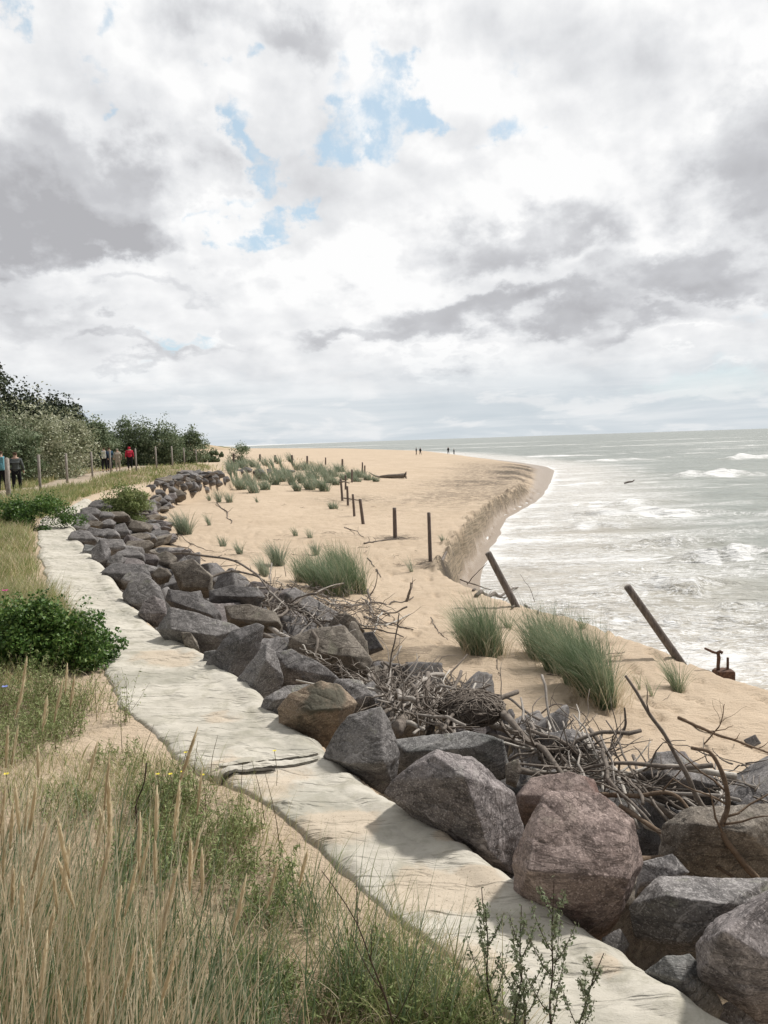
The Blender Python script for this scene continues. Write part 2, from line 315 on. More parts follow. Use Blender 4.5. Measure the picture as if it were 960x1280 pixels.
c = m.mix(foam, base, (.76, .76, .75)); r = m.mix(foam, (.30,)*3, (.9,)*3)
w = m.noise(m.scale(v, .8, 1.6, 1, .1), 1.1, 7, .62, .4); w2 = m.noise(m.scale(v, .10, .3, 1, .06), 1.0, 6, .65, .5)
b = m.bump(w2, .75, 1.6); b = m.bump(w, .75, .28, b); b = m.bump(foam, .5, .03, b)
M['sea'] = m.out(c, r, b, .22)
# ------------------------------------------------------------------ plan curves (x as function of y)
def curve(pix, z, extra=()):
    pts = [(P(a, b, z)[1], P(a, b, z)[0]) for a, b in pix]+list(extra); pts.sort()
    ys = np.array([p[0] for p in pts]); xs = np.array([p[1] for p in pts])
    return lambda y: np.interp(y, ys, xs)
cB = curve([(880,1280),(760,1195),(620,1090),(540,1040),(480,998),(400,930),(350,895),(320,868),(285,838),(240,812),(200,792),(175,768),(155,745),(130,712),(105,684),(93,665),(92,650),(112,628),(140,618),(175,612),(215,603),(255,597),(285,592)], 2.95, [(1.2, 2.6), (-6, 7.5), (62, -10.5), (90, -8.8), (105, -16), (160, -38), (700, -190), (4000, -1100)])
cA = curve([(640,1280),(560,1200),(480,1130),(400,1060),(320,1003),(250,965),(190,915),(155,880),(128,838),(112,800),(98,770),(62,740),(52,700),(48,665),(52,650),(95,632),(112,622),(140,613)], 3.0, [(1.0, 1.1), (-6, 3), (45, -12.2), (60, -13), (700, -220), (4000, -1200)])
cC = curve([(960,1000),(870,985),(800,975),(745,960),(690,925),(640,890),(560,850),(520,825),(470,795),(330,748),(262,718),(225,700),(205,680),(195,660),(205,640),(235,622),(265,612),(290,600)], 1.6, [(5, 7.0), (0, 10.5), (-6, 15), (62, -8.8), (90, -6.6), (105, -13), (160, -34), (700, -180), (4000, -1000)])
cD = curve([(960,862),(900,845),(850,825),(790,800),(740,780),(700,768),(640,752),(600,742),(565,724),(545,708),(553,690),(575,660),(592,635),(620,615),(650,600)], 1.4, [(7, 7.6), (0, 14), (-6, 20), (80, 13.5), (105, 17), (125, 17.5), (186, 15), (250, 12), (450, -24), (900, -160), (4000, -1040)])
_ye = [-6, 0, 7, 9.6, 17, 19, 23, 31, 45, 59, 80, 104, 118, 140, 186, 250, 450, 900, 4000]
_xe = [22, 15.6, 9.2, 6.3, 3.0, 1.9, 2.3, 3.75, 6.8, 11.8, 17.2, 23.0, 25.0, 25.2, 23, 20, -14, -142, -1020]
cE = lambda y: np.interp(y, _ye, _xe)+0.25*noise(np.asarray(y)*.35, 3.3)*sstep(100, 30, y)
def scarp_top(y):
    w = sstep(17, 21, y)*sstep(95, 45, y)
    return cD(y)+w*(0.55*noise(np.asarray(y)*.55, 7.7)+0.10*noise(np.asarray(y)*1.3, 1.7))
def zbase(x, y):
    """smooth placement surface"""
    A = cA(y); B = np.maximum(cB(y), A+.05); C = np.maximum(cC(y), B+.3); D = np.maximum(scarp_top(y), C+.6); E = np.maximum(cE(y), D+.12)
    far = sstep(85, 115, y)
    zA = 3.02*(1-far)+1.5*far; zB = 2.95*(1-far)+1.48*far; zC = np.interp(y, [0, 9, 14, 30, 90, 110], [1.6, 1.62, 1.7, 1.75, 2.1, 1.42])
    zD = np.interp(y, [0, 15, 30, 45, 60, 100, 125, 200, 4000], [1.35, 1.38, 1.35, 1.15, .95, .9, 1.0, 1.2, 1.2]); zE = 0.03
    dl = A-x
    z = zA+(.22*(1-far))*sstep(0, 2.2, dl)+far*0*x
    z = np.where(x > A, zA+(zB-zA)*np.clip((x-A)/(B-A), 0, 1), z)
    t = np.clip((x-B)/(C-B), 0, 1); z = np.where(x > B, zB+(zC-zB)*(t*.7+.3*sstep(0, 1, t)), z)
    t = np.clip((x-C)/(D-C), 0, 1); z = np.where(x > C, zC+(zD-zC)*sstep(0, 1, t**.8), z)
    steep = sstep(17, 20, y)*sstep(75, 50, y)
    t = np.clip((x-D)/(E-D), 0, 1); tt = sstep(0, 1, t)*(1-steep)+steep*sstep(.0, np.clip(.9/np.maximum(E-D, .3), .05, 1), t)*(.85+.15*t)
    z = np.where(x > D, zD+(zE-zD)*tt, z)
    z = np.where(x > E, zE-np.minimum((x-E)*.12, 2.5), z)
    return z
def zdetail(x, y):
    A = cA(y); C = cC(y); B = cB(y)
    dune = sstep(0, 1.0, A-x); beach = sstep(-.2, .8, x-C)
    z = dune*(.10*fbm(x*.45, y*.45, 0, 4, 5)+.03*fbm(x*3, y*3, 1, 3, 9))
    nearb = sstep(60, 10, y)
    z = z+beach*sstep(.3, .9, zbase(x, y))*(.07*fbm(x*.22, y*.22, 0, 3, 21)+nearb*(.036*fbm(x*1.1, y*2.2, 0, 4, 31)+.026*np.abs(fbm(x*3.2, y*3.6, 0, 3, 77))))
    # footprints
    fp = noise(x*3.3, y*3.0, 0, 41); z = z-beach*nearb*.065*sstep(.26, .5, fp)*sstep(.4, .9, zbase(x, y))
    return z
def zt(x, y, sunk=False):
    x = np.asarray(x, float); y = np.asarray(y, float)
    z = zbase(x, y)+zdetail(x, y)
    if sunk:
        B = cB(y); C = np.maximum(cC(y), B+.3); z = z-.5*sstep(0, .12, x-B)*sstep(0, 1.3, C-x)*sstep(95, 70, y)
        # gullies on the scarp
        D = scarp_top(y); E = np.maximum(cE(y), D+.12); w = sstep(17, 20, y)*sstep(80, 50, y)*sstep(-.15, .1, x-D)*sstep(.15, -.1, x-E)
        z = z+w*(.45*noise(y*.6+x*.9, x*1.1, 0, 61)+.16*np.abs(noise(y*2.2, x*3, 0, 62))+.08*noise(y*5, x*6, 0, 63))
    return z
def hit(px, py, dz=0.0):
    """walk the view ray to the placement surface"""
    d = ray(px, py); t = np.exp(np.linspace(math.log(1.2), math.log(1500), 2600)); pts = CAM+d[None]*t[:, None]
    g = zbase(pts[:, 0], pts[:, 1])+zdetail(pts[:, 0], pts[:, 1])+dz
    i = np.argmax(pts[:, 2] < g)
    if pts[i, 2] >= g[i]: i = len(t)-1
    if i > 0:
        a = pts[i-1, 2]-g[i-1]; b = g[i]-pts[i, 2]; f = a/(a+b+1e-9); return pts[i-1]*(1-f)+pts[i]*f
    return pts[0]
def depth_of(p): return float(np.dot(np.asarray(p)-CAM, fw))
# ------------------------------------------------------------------ ground
def polar(r0, r1, ratio, half, dth, back=6.0, c=(0, 0)):
    nr = int(math.log(r1/r0)/math.log(ratio)); r = r0*ratio**np.arange(nr+1)
    th = [-half]; 
    a = np.arange(-half, half, dth); b = np.arange(half, 360-half, back); th = np.radians(np.r_[a, b])
    X = c[0]+r[:, None]*np.sin(th)[None]; Y = c[1]+r[:, None]*np.cos(th)[None]
    return X, Y, r, th
def polar_mesh(name, X, Y, Z, attrs, c):
    nr, nc = X.shape; V = np.stack([X, Y, Z], -1).reshape(-1, 3); F = grid_faces(nr, nc, True)
    zc = float(Z[0].mean()); V = np.vstack([V, [c[0], c[1], zc]])
    # the innermost ring closes on itself as thin quads
    j = np.arange(0, nc-1, 1); cap = np.stack([np.full(len(j), nr*nc), (j+1), j, j], -1)
    at = {k: np.r_[v.ravel(), v.ravel()[0]] for k, v in attrs.items()}
    return npmesh(name, V, F[:, ::-1], True, at)
X, Y, r, th = polar(1.2, 5200, 1.0105, 42, .13, 5, (0, -1.0))
Z = zt(X, Y, True)
A = cA(Y); B = cB(Y); C = cC(Y); D = scarp_top(Y); E = cE(Y)
soil = sstep(-.1, .8, A-X)*sstep(110, 80, Y)*.9; soil = np.maximum(soil, sstep(0, .2, X-B)*sstep(.25, -.1, X-C)*.75*sstep(105, 90, Y))
bare = P(120, 900, 3.1); dd = np.hypot(X-bare[0], (Y-bare[1])*.7); soil = soil*(1-.65*sstep(1.5, .5, dd))
wet = sstep(.42, .16, Z+.08*noise(X*.5, Y*.5))
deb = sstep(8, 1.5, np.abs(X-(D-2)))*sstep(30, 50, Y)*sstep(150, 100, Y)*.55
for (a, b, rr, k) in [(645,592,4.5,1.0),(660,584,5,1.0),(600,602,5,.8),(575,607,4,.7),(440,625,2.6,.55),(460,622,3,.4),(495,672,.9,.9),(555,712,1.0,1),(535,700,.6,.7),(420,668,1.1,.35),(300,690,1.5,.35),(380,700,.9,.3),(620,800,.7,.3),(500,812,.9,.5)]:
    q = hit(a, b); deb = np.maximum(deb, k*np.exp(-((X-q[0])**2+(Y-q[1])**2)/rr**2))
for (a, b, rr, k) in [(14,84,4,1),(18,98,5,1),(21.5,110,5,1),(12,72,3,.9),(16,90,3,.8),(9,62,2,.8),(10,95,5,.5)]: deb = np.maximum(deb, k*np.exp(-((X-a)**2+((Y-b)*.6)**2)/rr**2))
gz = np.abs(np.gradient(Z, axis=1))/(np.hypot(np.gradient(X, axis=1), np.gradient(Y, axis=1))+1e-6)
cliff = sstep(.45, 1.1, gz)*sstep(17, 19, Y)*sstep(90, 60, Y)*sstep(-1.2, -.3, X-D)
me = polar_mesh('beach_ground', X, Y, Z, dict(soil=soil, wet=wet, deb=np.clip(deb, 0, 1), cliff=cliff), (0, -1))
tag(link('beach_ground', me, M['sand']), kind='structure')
# ------------------------------------------------------------------ sea
X, Y, r, th = polar(3.0, 42000, 1.0125, 42, .13, 5, (0, -1.0))
E = cE(Y); ds = X-E
ds = np.where(Y > 110, np.minimum(ds, 1e9), ds)
# true-ish distance to the shoreline
sy = np.concatenate([np.linspace(-6, 120, 260), np.linspace(121, 900, 200), np.linspace(905, 4000, 60)]); sx = cE(sy)
flat = np.stack([X.ravel(), Y.ravel()], 1); dist = np.full(len(flat), 1e9)
for k in range(len(sy)): dist = np.minimum(dist, (flat[:, 0]-sx[k])**2+(flat[:, 1]-sy[k])**2)
dist = np.sqrt(dist).reshape(X.shape); dist = np.where(ds > 0, dist, -dist)
R = np.hypot(X, Y); calm = sstep(.3, np.where(R > 25, 8, 4), dist)
def train(lx, dirdeg, amp, ph, sharp=2.0, warp=1.0, s=1):
    a = math.radians(dirdeg); u = X*math.cos(a)+Y*math.sin(a); w = X*-math.sin(a)+Y*math.cos(a)
    u = u+warp*lx*.35*noise(X/lx*.35, Y/lx*.35, 0, s); t = (0.5+0.5*np.sin(2*PI*u/lx+ph))**sharp
    env = .55+.9*np.clip(noise(X/lx*.22, Y/lx*.3, 0, s+5)+.3, 0, 1); cell = np.maximum(R*.0125*1.3, .05)
    return amp*t*env*sstep(.35, .12, cell/lx)
Z = train(7.5, 118, .30, 0, 2.2, 1, 1)+train(4.1, 100, .13, 1.1, 2, 1.2, 2)+train(2.3, 131, .07, 2, 1.8, 1.2, 3)+train(1.2, 85, .035, 2, 1.6, 1.4, 4)
Z = Z*calm*np.interp(dist, [0, 4, 12, 25], [.1, .35, .7, 1])-.03+.05*noise(X*1.5, Y*1.5, 0, 9)*calm*sstep(60, 25, R)
foam = .45*sstep(17, 2.0, dist)+.14*sstep(30, 12, dist)
foam = foam+.45*sstep(1.6, .2, dist)+.48*noise(X*.13, Y*.36, 0, 15)*sstep(35, 10, dist)
foam = np.where(R > 45, np.maximum(foam, .52*sstep(18, 2, dist)), foam)
def breaker(px, py, lx, wy, h, fo, ang=0, tail=3.0):
    global Z, foam
    q = P(px, py, .1); a = math.radians(ang); u = (X-q[0])*math.cos(a)+(Y-q[1])*math.sin(a); w = -(X-q[0])*math.sin(a)+(Y-q[1])*math.cos(a)
    w = w+1.5*wy*noise(u/lx*1.7, .3, 0, int(px))+.7*wy*noise(u/wy*.9, w/wy*.5, 0, int(px)+9); env = np.exp(-(np.abs(u)/lx)**2.5*1.3)*(.75+.5*noise(u/lx*3.1, w/wy*.8, 0, int(py)))
    prof = np.where(w > 0, np.exp(-(w/wy)**2), np.exp(-(w/(wy*.45))**2))
    Z = Z+h*env*prof*sstep(1.0, 6.0, dist)
    foam = np.maximum(foam, fo*env*(np.where(w > 0, np.exp(-(w/(wy*.5))**2), np.exp(-(w/(wy*tail*.5))**2))))
breaker(930,694, 2.6, .8, .60, 1.6, 14, 3); breaker(850,680, 2.4, .7, .40, 1.0, 12, 3); breaker(880,699, 1.2, .6, .25, 1.5, 12, 4); breaker(960,640, 3.2, .8, .3, .9, 6, 2); breaker(700,648, 4, .9, .2, 1.1, -4, 3); breaker(620,668, 2.0, .8, .1, 1.2, 5, 3); breaker(780,682, 1.5, .5, .15, .7, 8)
breaker(890,594, 5.5, 1.6, .8, 1.7, 4, 3); breaker(945,572, 7.0, 2.0, .8, 1.4, 3); breaker(870,592, 3, .9, .2, .9, 10)
breaker(800,640, 4.5, 1.6, .45, 1.4, -18, 4); breaker(745,628, 5, 1.5, .35, 1.3, -8, 4); breaker(700,605, 7, 2.0, .35, 1.4, -5, 4); breaker(660,622, 4, 1.4, .2, 1.3, 0, 4); breaker(740,655, 3, .9, .2, 1.0, 4, 3); breaker(790,668, 2.2, .6, .15, .85, -10)
breaker(760,575, 9, 2.6, .45, 1.15, 2, 3); breaker(690,570, 12, 4, .4, 1.2, 0, 3); breaker(640,578, 8, 3, .3, 1.3, 0, 3); breaker(800,588, 3.5, .7, .1, .8, 6)
breaker(780,740, 1.6, .4, .10, .6, 10); breaker(840,737, 2.0, .6, .40, 1.05, 9, 3); breaker(800,712, 1.8, .5, .2, .8, 6, 3); breaker(760,770, 1.4, .5, .1, 1.2, 0, 3); breaker(700,700, 2, .5, .06, .8, 0); breaker(900,770, 2.2, .5, .16, .95, 6, 3); breaker(650,640, 3, 1.0, .1, 1.1, 0, 3)
breaker(690,668, 2.6, .6, .10, .95, 5, 3); breaker(640,700, 1.6, .6, .05, .9, 0); breaker(930,825, 1.6, .5, .12, 1.0, 4, 3); breaker(830,775, 1.4, .5, .05, 1.05, 0, 3); breaker(940,755, 1.4, .4, .2, .75, 8, 3); breaker(870,800, 1.6, .5, .08, 1.0, 0)
for (a, b, lx) in [(905,560,14),(820,556,24),(760,558,18),(930,551,30),(700,556,30),(850,549,60),(640,553,60),(880,553,30),(955,556,20),(560,556,80),(600,559,50),(460,557,110),(420,558,120),(800,565,7),(838,571,4),(872,566,7)]:
    breaker(a, b, lx, lx*.13+.6, .25, 1.05, random.uniform(-4, 4), 2)
shallow = .85*sstep(14, 2, dist)
me = polar_mesh('sea', X, Y, Z, dict(foam=foam, shallow=shallow, far=sstep(18, 90, R)), (0, -1))
tag(link('sea', me, M['sea']), kind='structure')
# walkway path on the dune
cp = np.array([P(-60, 640, 3.35)[:2], P(0, 614, 3.35)[:2], P(62, 606, 3.35)[:2], [-17, 43], [-19.6, 56], [-22, 75], [-25, 100]]); cp = np.vstack([[-8, 8], [-11, 18], cp[1:]])
c = spline(np.c_[cp, np.zeros(len(cp))], 160)[:, :2]; t = np.gradient(c, axis=0); t /= np.linalg.norm(t, axis=1)[:, None]; nn = np.c_[t[:, 1], -t[:, 0]]
w = np.linspace(-1.1, 1.1, 15); V = c[:, None]+nn[:, None]*(w[None, :, None]*(1+.12*noise(np.arange(160)*.2, 0.5)[:, None, None])); zz = zt(V[..., 0], V[..., 1])+.035-.02*(w[None]/1.1)**2*1.9
me = npmesh('walkway', np.dstack([V, zz]).reshape(-1, 3), grid_faces(160, 15)[:, ::-1], True); tag(link('walkway', me, M['path']), kind='structure')
# far dune headland
u = np.linspace(0, 1, 200); vv = np.linspace(-1, 1, 60); U, W = np.meshgrid(u, vv, indexing='ij')
ax = -128-U*420; ay = 640+U*140
hh = (8.5*sstep(0, .12, U)+1.6*fbm(U*22, W*2.5, 0, 4, 3))*(1-W**2)**.6
Xh = ax+W*20; Yh = ay+W*(50+60*U); me = npmesh('far_dunes', np.stack([Xh, Yh, .7+np.maximum(hh, -.2)], -1).reshape(-1, 3), grid_faces(200, 60), True)
tag(link('far_dunes', me, M['hill']), kind='structure')
# ------------------------------------------------------------------ geotextile
ny, nx = 1500, 90
ys = 1.0*(27.5/1.0)**np.linspace(0, 1, ny); a = cA(ys)-.06+.07*noise(ys*1.7, .5)+.025*noise(ys*13, 4.5)*sstep(9, 5, ys); b = cB(ys)+.07+.05*noise(ys*1.3, 5.5)+.014*noise(ys*9, 2.5)*sstep(12, 6, ys)
u = np.linspace(0, 1, nx); Xt = a[:, None]+(b-a)[:, None]*u[None]; Yt = np.repeat(ys[:, None], nx, 1)
Zt = zt(Xt, Yt)+.03
s1 = 1-np.abs(noise((Xt*.5+Yt*.25)*1.0, (Yt-.5*Xt)*3.3, 0, 5))*2.4; s2 = 1-np.abs(noise(Xt*2.6, (Yt-.35*Xt)*7, 0, 6))*2.2
det = sstep(30, 9, Yt)
Zt = Zt+.018*np.clip(s1, 0, 1)**2+.008*det*np.clip(s2, 0, 1)**2+.028*noise(Xt*1.3, Yt*1.3, 0, 8)+.010*det*fbm(Xt*5, Yt*5, 0, 3, 12)
Zt = zt(Xt, Yt)+.012+(Zt-zt(Xt, Yt)-.012)*(.15+.85*sstep(0, .14, u))[None]
edge = np.clip((Xt-(b[:, None]-.30))/.30, 0, 1); Zt = Zt+.022*np.sin(edge*PI)*(1+.9*noise(Yt*1.1, .2))-.12*edge**4
Zt = Zt-.05*sstep(.05, 0, u)[None]
sandy = .10+.25*sstep(.25, 0, u)[None]+0*Xt
for (px, py, rr, k) in [(545,1125,.22,1.0),(590,1110,.16,.9),(430,1040,.25,.85),(560,1055,.08,.9),(210,825,.45,.75),(275,900,.20,.6),(360,970,.30,.6),(560,1230,.3,.75),(330,990,.3,.7),(760,1210,.08,.8),(290,965,.3,.6),(605,1225,.15,.7)]:
    q = P(px, py, 3.0); sandy = np.maximum(sandy, k*np.exp(-((Xt-q[0])**2+(Yt-q[1])**2)/rr**2))
V = np.stack([Xt, Yt, Zt], -1).reshape(-1, 3); top = grid_faces(ny, nx)[:, ::-1]; V2 = V-[0, 0, .012]; n0 = len(V)
i = np.arange(ny-1); j = np.arange(nx-1)
sk = [np.stack([i*nx, i*nx+n0, (i+1)*nx+n0, (i+1)*nx], -1), np.stack([i*nx+nx-1, (i+1)*nx+nx-1, (i+1)*nx+nx-1+n0, i*nx+nx-1+n0], -1)]
org = np.array([-.5, 4.5, 3.0])
me = npmesh('geotextile_mat', np.vstack([V, V2])-org, np.vstack([top, top[:, ::-1]+n0]+sk), True, dict(sandy=np.r_[sandy.ravel(), sandy.ravel()]))
tx = link('geotextile_mat', me, M['textile'], None, org); tag(tx, 'long off-white geotextile sheet with creases and sand patches laid along the boulders', 'ground sheet')
def ztex(x, y):
    iy = np.clip(np.searchsorted(ys, y), 0, ny-1); k = int(np.clip((x-a[iy])/(b[iy]-a[iy])*(nx-1), 0, nx-1)); return Zt[iy, k]
# the overlap seam flap
def ribbon_part(name, pix, z, w, lift, m, parent):
    c = np.array([P(px, py, z) for px, py in pix]); c = spline(c, 60)
    for k in range(60): c[k, 2] = ztex(c[k, 0], c[k, 1])+.012
    t = np.gradient(c, axis=0); t[:, 2] = 0; t /= np.linalg.norm(t, axis=1)[:, None]; nn = np.c_[-t[:, 1], t[:, 0], np.zeros(60)]
    uu = np.linspace(0, 1, 9); V = c[:, None]+nn[:, None]*(uu[None, :, None]*w)*np.sin(np.linspace(.15, PI-.15, 60))[:, None, None]**.6; V[..., 2] += lift*np.sin(uu*PI*.6+.3)[None]*(1+.5*noise(np.arange(60)*.25, .3))[:, None]
    V = V.reshape(-1, 3); F = grid_faces(60, 9); me = npmesh(name, np.vstack([V, V-[0, 0, .01]])-org, np.vstack([F, F[:, ::-1]+len(V)]), True, dict(sandy=np.zeros(2*len(V))))
    return link(name, me, m, parent)
ribbon_part('fold', [(262,987),(310,977),(360,965),(400,955)], 3.0, .06, .014, M['textile'], tx)
ribbon_part('fold', [(275,975),(330,962),(400,948)], 3.0, .05, .010, M['textile'], tx)
ribbon_part('torn_edge', [(262,988),(290,984),(320,978),(345,973)], 3.0, .02, .012, M['textile_edge'], tx)
# ------------------------------------------------------------------ boulders
_ico = {}
def ico(lv):
    if lv not in _ico:
        bm = bmesh.new(); bmesh.ops.create_icosphere(bm, subdivisions=lv, radius=1); _ico[lv] = (np.array([v.co[:] for v in bm.verts]), np.array([[v.index for v in f.verts] for f in bm.faces])); bm.free()
    return _ico[lv]
def hull_planes(pts):
    bm = bmesh.new()
    for p in pts: bm.verts.new(p)
    bmesh.ops.convex_hull(bm, input=bm.verts); bm.normal_update(); N = []; D = []
    for f in sorted(bm.faces, key=lambda f: -f.calc_area()):
        n = np.array(f.normal[:]); d = float(n@np.array(f.verts[0].co[:]))
        if d < 0: n, d = -n, -d
        if any(np.dot(n, q) > .985 for q in N): continue
        N.append(n); D.append(max(d, 1e-3))
    bm.free(); return np.array(N), np.array(D)
def rock_mesh(name, N, D, size, lv, seed, p=22, rough=1.0):
    v, f = ico(lv); k = np.maximum(v@N.T, 0)/D[None]; p = p*4.0; km = k.max(1); r = 1/(km*(((k/km[:, None])**p).sum(1))**(1.0/p))
    V = v*r[:, None]*1.02; q = V/size+seed*3.17
    n1 = fbm(q[:, 0]*1.6, q[:, 1]*1.6, q[:, 2]*1.6, 3, 1); n2 = fbm(q[:, 0]*5, q[:, 1]*5, q[:, 2]*5, 4, 7, .55)
    rid = 1-np.abs(noise(q[:, 0]*3, q[:, 1]*3, q[:, 2]*4.5, 3))*2
    ch = np.floor(n1*4+.5*n2)/4.0
    rough = rough*.78; off = size*rough*(.030*n1+.014*n2-.012*np.clip(rid, 0, 1)**6)
    if lv >= 6: off = off+size*rough*.004*fbm(q[:, 0]*22, q[:, 1]*22, q[:, 2]*22, 3, 5, .6)
    V = V+v*off[:, None]
    return npmesh(name, V, f, True)
NROCK = 0
def boulder(pix, mat, label, back=.8, ridge=None, dd=0.0, lv=6, group=None, sink=.0, p=24, depth=None):
    """pix: visible outline. The block gets its own distance, a bulging front and a thick back"""
    global NROCK; NROCK += 1
    pix = list(map(tuple, pix))
    while len(pix) > 8:      # keep the corners that turn most: broad flat faces between them
        a = np.array(pix); u = a-np.roll(a, 1, 0); v_ = np.roll(a, -1, 0)-a; ar = np.abs(u[:, 0]*v_[:, 1]-u[:, 1]*v_[:, 0]); pix.pop(int(np.argmin(ar)))
    pix = np.array(pix, float); cx, cy = pix.mean(0); yb = pix[:, 1].max(); xb = pix[np.argmax(pix[:, 1]), 0]
    q = hit(.5*(xb+cx), yb-.12*(yb-pix[:, 1].min())); d0 = depth_of(q)+dd if depth is None else depth
    w = (np.ptp(pix[:, 0])+np.ptp(pix[:, 1]))*.5*d0/FPX; T = w*back; dc = d0+T*.35
    cen = PD(cx, cy, dc); rs = np.random.default_rng(NROCK*7+1)
    out = np.array([PD(a, b, dc+(.05*T*rs.uniform(-1, 1))) for a, b in pix]); pts = list(out-cen)
    sc = (np.array(PD(1, 0, dc))-np.array(PD(0, 0, dc)))
    if ridge is None:
        tilt = rs.uniform(-.25, .25)
        for a, b in pix:
            if b > cy-.05*np.ptp(pix[:, 1]): pts.append(PD(cx+(a-cx)*.86, cy+(b-cy)*.62, dc-T*(.38+tilt*(a-cx)/np.ptp(pix[:, 0])))-cen)
    else:
        for (a, b, k) in ridge: pts.append(PD(a, b, dc-T*k)-cen)
    for i in range(0, len(pix)): 
        a, b = pix[i]; pts.append(PD(cx+(a-cx)*.72, cy+(b-cy)*.72, dc+T*rs.uniform(.35, .55))-cen)
    if sink:   # more body below, hidden by neighbours
        for a, b in pix[pix[:, 1] > cy]: pts.append(PD(a, b, dc)-cen+np.array([0, .1*w, -sink*w]))
    N, D = hull_planes(pts); me = rock_mesh('boulder', N, D, w, lv, NROCK*1.37, p)
    o = link('boulder', me, M['rock_'+mat], None, cen); tag(o, label, 'boulder', group or 'boulders of the rock wall'); return o
# near, placed one by one
boulder([(680,990),(722,984),(748,990),(792,1025),(805,1050),(803,1078),(790,1112),(772,1150),(750,1172),(735,1190),(690,1165),(645,1125),(641,1075),(655,1030)], 'red', 'large reddish granite block with a broad flat sloping face and dark foot', .85, [(662,1088,.46),(787,1098,.52),(698,1002,.12),(782,1036,.22),(745,1152,.34),(690,1150,.22),(768,1140,.34)], lv=7, p=30)
boulder([(543,937),(590,948),(622,970),(640,990),(655,1035),(645,1095),(600,1082),(560,1058),(520,1022),(482,992),(490,975),(518,955)], 'purple', 'large purple-grey peaked boulder with a dark left face', .9, [(580,972,.42),(612,1065,.42),(545,945,.15)], lv=7, p=30)
boulder([(455,886),(476,884),(490,910),(500,945),(492,985),(478,992),(440,968),(405,946),(418,915),(435,895)], 'grey', 'pale grey angular block with a flat top beside the round brown boulder', .9, [(435,955,.35),(480,952,.42),(446,900,.10),(476,905,.15)], lv=7)
boulder([(400,852),(425,857),(446,880),(444,896),(424,928),(403,937),(385,922),(350,907),(346,886),(360,868),(380,857)], 'brown', 'rounded orange-brown boulder with a dark green patch', .9, [(390,888,.45),(425,885,.4),(400,915,.2)], lv=7, p=14)
boulder([(330,873),(355,858),(385,855),(402,862),(395,890),(350,908),(322,896)], 'grey', 'grey flat-topped boulder tucked behind the round brown one', .8, [(345,875,.3),(380,868,.2)], sink=.2)
boulder([(290,788),(320,779),(330,783),(326,808),(318,832),(302,854),(275,852),(256,838),(270,812)], 'dark', 'tilted dark grey slab with a straight upper edge, leaning left of the pointed boulder', .6, [(300,800,.42),(285,840,.40),(318,800,.2)], sink=.15, p=34)
boulder([(335,803),(345,815),(352,842),(342,868),(315,878),(288,861),(303,842),(320,818)], 'grey', 'pointed dark boulder standing on end beside the tilted slab', .7, [(333,825,.4),(312,862,.35)], sink=.2, p=30)
boulder([(213,760),(245,767),(292,780),(302,787),(282,815),(258,822),(238,818),(215,810),(196,787),(204,770)], 'grey', 'long grey slab lying flat at the textile edge with broken shaded front', .75, [(215,787,.35),(270,795,.38),(250,800,.3)], sink=.1, p=34)
boulder([(226,790),(238,790),(246,800),(250,815),(242,820),(230,806)], 'tan', 'small sandy-grey chunk wedged under the long grey slab', .6, depth=None, dd=0, lv=5)
boulder([(210,737),(240,740),(266,755),(276,766),(273,777),(250,772),(225,765),(206,750)], 'dark', 'long dark slab with a sharp shaded front behind the first grey slab', .8, [(215,752,.3),(262,768,.35)], sink=.15, p=34)
boulder([(160,727),(185,721),(200,733),(206,755),(195,768),(178,768),(160,758),(152,744)], 'grey', 'rounded grey-brown boulder at the textile edge, where the row turns', .8, sink=.15, p=14)
boulder([(180,752),(192,745),(207,752),(208,768),(197,784),(180,780),(172,768)], 'purple', 'rough brown-grey boulder at the foot of the rounded one at the textile edge', .8, lv=6)
boulder([(262,738),(290,732),(322,735),(332,746),(322,758),(282,759),(262,751)], 'dark', 'low flat-topped dark block against the sand under the arched branches', .8, [(270,745,.3),(320,745,.3)])
boulder([(362,797),(398,785),(430,782),(452,800),(464,822),(458,840),(420,846),(378,838),(360,818)], 'tan', 'broad pale grey-tan boulder under the upper driftwood heap', .9, [(400,815,.35),(440,820,.3)], sink=.1)
boulder([(447,793),(466,789),(480,812),(462,819)], 'dark', 'small dark three-cornered stone sticking out on the sand side of the heap', .7, lv=5)
boulder([(343,815),(365,812),(400,830),(424,848),(402,862),(350,862),(338,845)], 'dark', 'near-black jagged boulder below the long sticks', .9, [(360,835,.3)], sink=.2, p=30)
boulder([(280,757),(310,755),(345,765),(352,782),(320,785),(285,775)], 'tan', 'flat sandy-grey stone in the gap above the tilted slab', .8, sink=.2)
boulder([(488,925),(530,917),(582,914),(628,925),(636,948),(600,965),(545,958),(505,970),(490,955)], 'pale', 'broad pale grey flat rock behind the peaked purple boulder', .9, [(510,940,.3),(590,935,.2)], sink=.25)
boulder([(420,848),(450,850),(470,872),(460,890),(430,882),(412,862)], 'grey', 'grey stone half buried in sticks behind the brown boulder', .8, sink=.3, lv=5)
boulder([(668,920),(716,911),(737,925),(749,945),(736,962),(700,957),(674,947)], 'dark', 'dark rounded boulder half covered by sticks at the sand edge', .9, [(700,925,.35)], sink=.1)
boulder([(645,996),(664,972),(710,964),(742,975),(752,1000),(700,1015),(652,1012)], 'red', 'low reddish boulder directly behind the large red block', .9, sink=.3)
boulder([(797,968),(820,941),(845,939),(882,960),(906,985),(892,1008),(850,1008),(812,992)], 'grey', 'grey triangular boulder standing alone on the sand edge', .9, [(835,970,.35),(870,975,.35)], sink=.1)
